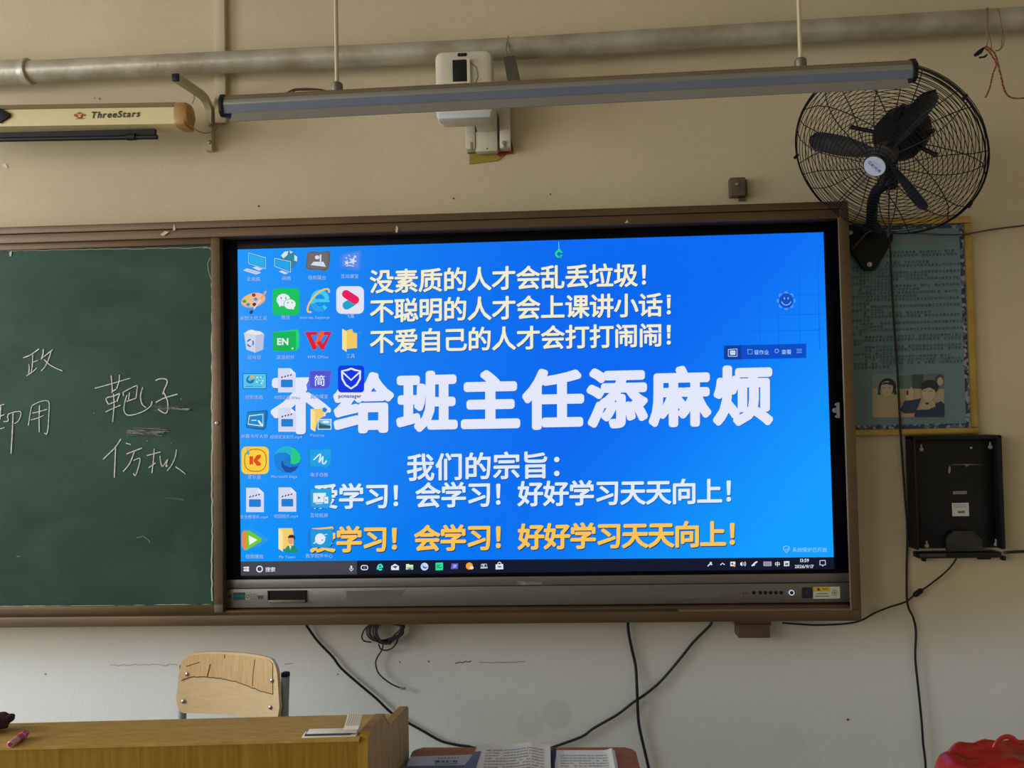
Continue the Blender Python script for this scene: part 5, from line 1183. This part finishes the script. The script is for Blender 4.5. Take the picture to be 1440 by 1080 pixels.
# pink highlighter pen
t = thing('marker_pen', 'short pink marker pen lying on the desk ledge', 'pen', (0.19, -1.44, 1.067))
pa = atz(14.5, 1047, 1.0665+0.0055); pb = atz(37, 1031, 1.0650+0.0055); dv = pb-pa
bm = B(); tube(bm, [pa, pa+dv*0.03, pa+dv*0.42], [0.0040, 0.0052, 0.0052], 12); obj('pen_cap', bm, mat('pale_pink', (214, 150, 150), 0.4), t, label='pale pink pen cap')
bm = B(); tube(bm, [pa+dv*0.40, pa+dv*0.43, pa+dv*0.9, pb], [0.0050, 0.0056, 0.0056, 0.0042], 12); obj('pen_barrel', bm, mat('rose_pen', (196, 60, 86), 0.35), t)
bm = B(); tube(bm, [pa+dv*0.66, pa+dv*0.71], 0.0058, 12); obj('pen_band', bm, mat('light_pink', (226, 170, 176), 0.4), t)
bm = B(); tube(bm, [pa-dv*0.005, pa+dv*0.02], 0.0034, 12); obj('pen_end', bm, mat('dark_red_end', (140, 40, 44), 0.4), t)
# maroon cloth pouch
t = thing('cloth_pouch', 'dark maroon cloth pouch on the desk ledge at the picture edge', 'pouch', (0.13, -1.40, 1.066))
bm = B(); q = at(-8, 1020, -1.405)
bmesh.ops.create_icosphere(bm, subdivisions=4, radius=1.0)
for v in bm.verts:
    n = v.co.copy(); d = 1+0.12*math.sin(5*n.x+2*n.z)*math.cos(4*n.y)+0.06*math.sin(11*n.x+7*n.y)
    v.co = Vector((q.x-0.006+n.x*0.033*d, q.y+n.y*0.022*d, 1.0775+n.z*0.0125*d))
obj('pouch_body', bm, mat('maroon_cloth', (64, 26, 32), 0.85, var=0.2, scale=60, bump=0.3, bscale=200), t)
bm = B(); q = at(13, 1009, -1.40); bmesh.ops.create_icosphere(bm, subdivisions=3, radius=1.0)
for v in bm.verts: v.co = Vector((q.x+v.co.x*0.0065, q.y+v.co.y*0.010, q.z+v.co.z*0.0050))
obj('pouch_knot', bm, MATS['maroon_cloth'], t)

# ------------------------------------------------------------------ small brown table with books
TZ = 0.905
tx0, tx1, ty1 = 0.7365, atz(893, 1052, TZ).x, atz(720, 1051, TZ).y
ty0 = ty1-0.40
def table(name, label, x0, x1, y0, y1, z, m, loc=None):
    t = thing(name, label, 'table', ((x0+x1)/2, (y0+y1)/2, 0))
    bm = B(); prism(bm, [(x, y, z) for x, y in rrect2(x0, y0, x1, y1, 0.018)], (0, 0, -0.022), bev=0.003); obj('tabletop', bm, m, t)
    bm = B(); box(bm, x0+0.03, x1-0.03, y0+0.03, y1-0.03, z-0.11, z-0.022, 0.002); obj('drawer_box', bm, m, t)
    for xx in (x0+0.03, x1-0.03):
        for yy in (y0+0.03, y1-0.03):
            bm = B(); box(bm, xx-0.013, xx+0.013, yy-0.013, yy+0.013, 0, z-0.022, 0.002); obj('leg', bm, M_tubegreen, t)
    return t
table('side_table', 'small red-brown wooden table carrying books beside the teacher desk', tx0, tx1, ty0, ty1, TZ, M_redwood)
# grey printed booklet lying flat
g = [atz(x, y, TZ+0.006) for x, y in ((575, 1064), (668, 1061), (655, 1090), (543, 1094))]
t = thing('workbook', 'grey printed workbook lying flat on the small table', 'book', (g[0]+g[2])/2)
bm = B(); prism(bm, [Vector((max(p.x, tx0+0.003), p.y, p.z)) for p in g], (0, 0, -0.0055)); obj('cover', bm, M_papergrey, t)
PW = lambda x, y: atz(x, y, TZ+0.0064)
def flatink(P):
    k = Ink(P, glowing=False); k.pt = lambda p: k.P(k.ox+p[0]/k.s, k.oy+p[1]/k.s)+Vector((0, 0, k.k*0.0001)); return k
def flatdone(k, name, parent):
    k.bm.normal_update()
    for f in k.bm.faces:
        if f.normal.z < 0: f.normal_flip()
    return obj(name, k.bm, k.mats, parent, smooth=0)
k = flatink(PW).crop(400, 970, 5.143)
def tz(st, x, y, em, col, off):
    for i, ch in enumerate(st):
        o = k.pt((x+i*em, y)); ex_ = k.pt((x+(i+1)*em, y))-o; ez_ = k.pt((x+i*em, y-em*0.42))-o
        put_glyph(k.bm, ch, o, ex_, ez_, off, k.mi(col))
k.k += 1; tz('语文练习', 1085, 526, 42, (36, 36, 40), 0.03); k.line([(1085, 538), (1255, 535)], 3, (90, 90, 90))
for i in range(7): k.line([(1110+i*24, 496-i*0.5), (1120+i*24, 495.5-i*0.5)], 5, (70, 70, 76))
flatdone(k, 'cover_lettering', t)
k = flatink(PW).crop(400, 970, 5.143); k.poly([(850, 553), (1320, 545), (1320, 600), (820, 610)], (96, 96, 102)); flatdone(k, 'cover_band', t)
# blue-grey folder leaning under the book
f_ = [atz(x, y, TZ+0.016) for x, y in ((668, 1057), (676, 1056), (664, 1092), (640, 1094))]
bm = B(); prism(bm, f_, (0, 0, -0.0095)); tag(obj('folder', bm, mat('blue_grey_folder', (92, 90, 94), 0.5, var=0.2, scale=30)), 'narrow blue-grey folder between the workbook and the open book', 'folder')
# open book
t = thing('open_book', 'thick open book with printed curled pages on the small table', 'book', atz(770, 1066, TZ))
yb, yf = atz(720, 1058, TZ).y, ty0+0.03
def bx(px, py): 
    p = at(px, py, yb); return p.x, p.z
left = [(672, 1061), (690, 1057), (710, 1051), (728, 1046), (745, 1043.5), (758, 1046), (767, 1052), (772, 1060), (774, 1068)]
under = [(774, 1072), (765, 1073), (745, 1070), (715, 1070), (690, 1072), (668, 1073)]
bm = B()
Lp = smoothpath([(bx(*p)[0], yb, max(TZ+0.014, bx(*p)[1])) for p in left], 4); Up = [Vector((bx(*p)[0], yb, TZ+0.001)) for p in ((775, 1072), (668, 1072))]
def taper(p, s): # towards the front the block flattens a little
    return Vector((p.x, yb+(yf-yb)*s, TZ+(p.z-TZ)*(1-0.25*s)))
SN = 8
grid = [[bm.verts.new(taper(p, j/SN)) for p in Lp+Up] for j in range(SN+1)]
for A_, C_ in zip(grid, grid[1:]):
    for q in range(len(A_)): bm.faces.new((A_[q], A_[(q+1) % len(A_)], C_[(q+1) % len(A_)], C_[q]))
bm.faces.new(grid[0]); bm.faces.new(grid[-1]); lp = obj('left_pages', bm, M_paper, t)
right = [(783, 1062), (786, 1058), (800, 1058), (825, 1058.5), (845, 1057), (854, 1054), (860, 1052), (863, 1056), (864.5, 1064)]
bm = B(); Rp = smoothpath([(bx(*p)[0], yb, max(TZ+0.004, bx(*p)[1])) for p in right], 4); Ur = [Vector((bx(*p)[0], yb, TZ+0.001)) for p in ((865, 1072), (780, 1072))]
grid = [[bm.verts.new(taper(p, j/SN)) for p in Rp+Ur] for j in range(SN+1)]
for A_, C_ in zip(grid, grid[1:]):
    for q in range(len(A_)): bm.faces.new((A_[q], A_[(q+1) % len(A_)], C_[(q+1) % len(A_)], C_[q]))
bm.faces.new(grid[0]); bm.faces.new(grid[-1]); rp = obj('right_pages', bm, M_paper, t)
def print_lines(path, par, i0, i1, rows):
    k = B(); 
    for j in range(rows):
        s = 0.06+j*0.92/rows
        i = i0
        while i < i1-1:
            if random.random() < 0.93:
                a_, b_ = taper(path[i], s), taper(path[i+1], s); a2, b2 = taper(path[i], s+0.30/rows), taper(path[i+1], s+0.30/rows)
                b_ = a_+(b_-a_)*random.uniform(0.6, 1.0); b2 = a2+(b_-a_)
                up_ = Vector((0, 0, 0.0005))
                add(k, [a_+up_, b_+up_, b2+up_, a2+up_], [(0, 1, 2, 3)])
            i += 1
    k.normal_update(); obj('page_print', k, mat('print_grey2', (172, 172, 172), 0.85), par, smooth=0)
print_lines(Lp, lp, 3, 24, 30); print_lines(Rp, rp, 5, 20, 32)
bm = B(); a = at(778.5, 1054, yb+0.002); c = atz(774, 1074, TZ+0.022)
tube(bm, [Vector((a.x, a.y, a.z)), Vector((a.x-0.001, a.y-0.02, a.z-0.004)), Vector((a.x-0.002, a.y-0.05, a.z-0.008)), Vector((a.x-0.003, a.y-0.11, a.z-0.012))], [0.004, 0.0062, 0.0062, 0.005], 10)
tag(obj('black_pen', bm, M_black), 'black pen lying in the gutter of the open book', 'pen')

# ------------------------------------------------------------------ red bag on a table at the picture corner
RZ = 0.645
rb = at(1390, 1060, -0.95)
bm = B(); bmesh.ops.create_icosphere(bm, subdivisions=5, radius=1.0)
from mathutils import noise as mnoise
for v in bm.verts:
    n = v.co.copy(); d = 1+0.16*mnoise.noise(n*2.2)+0.10*mnoise.noise(n*5.5)
    x = max(-1, min(1, n.x*1.25)); z = max(-1, min(0.85, n.z*1.3))
    v.co = Vector((rb.x+0.085+x*0.165*(1+0.05*(d-1)*8*0.2), rb.y+n.y*0.13*d, RZ+0.08+z*0.082*d))
zmin = min(v.co.z for v in bm.verts)
for v in bm.verts: v.co.z += RZ-zmin
M_red = mat('red_plastic', (176, 26, 22), 0.3, var=0.25, scale=10, spec=0.6)
t = thing('red_bag', 'crumpled red plastic bag in the lower picture corner', 'bag', (rb.x+0.04, rb.y, RZ))
obj('bag_body', bm, M_red, t)
bm = B(); top = [at(x, y, rb.y-0.05) for x, y in ((1398, 1052), (1404, 1042), (1414, 1036), (1424, 1038), (1432, 1044), (1450, 1043))]
tube(bm, smoothpath(top, 4), 0.005, 8, flat=0.5); obj('bag_handle', bm, M_red, t)
table('student_table', 'brown student table under the red bag', rb.x-0.06, rb.x+0.44, rb.y-0.2, rb.y+0.2, RZ, M_redwood)
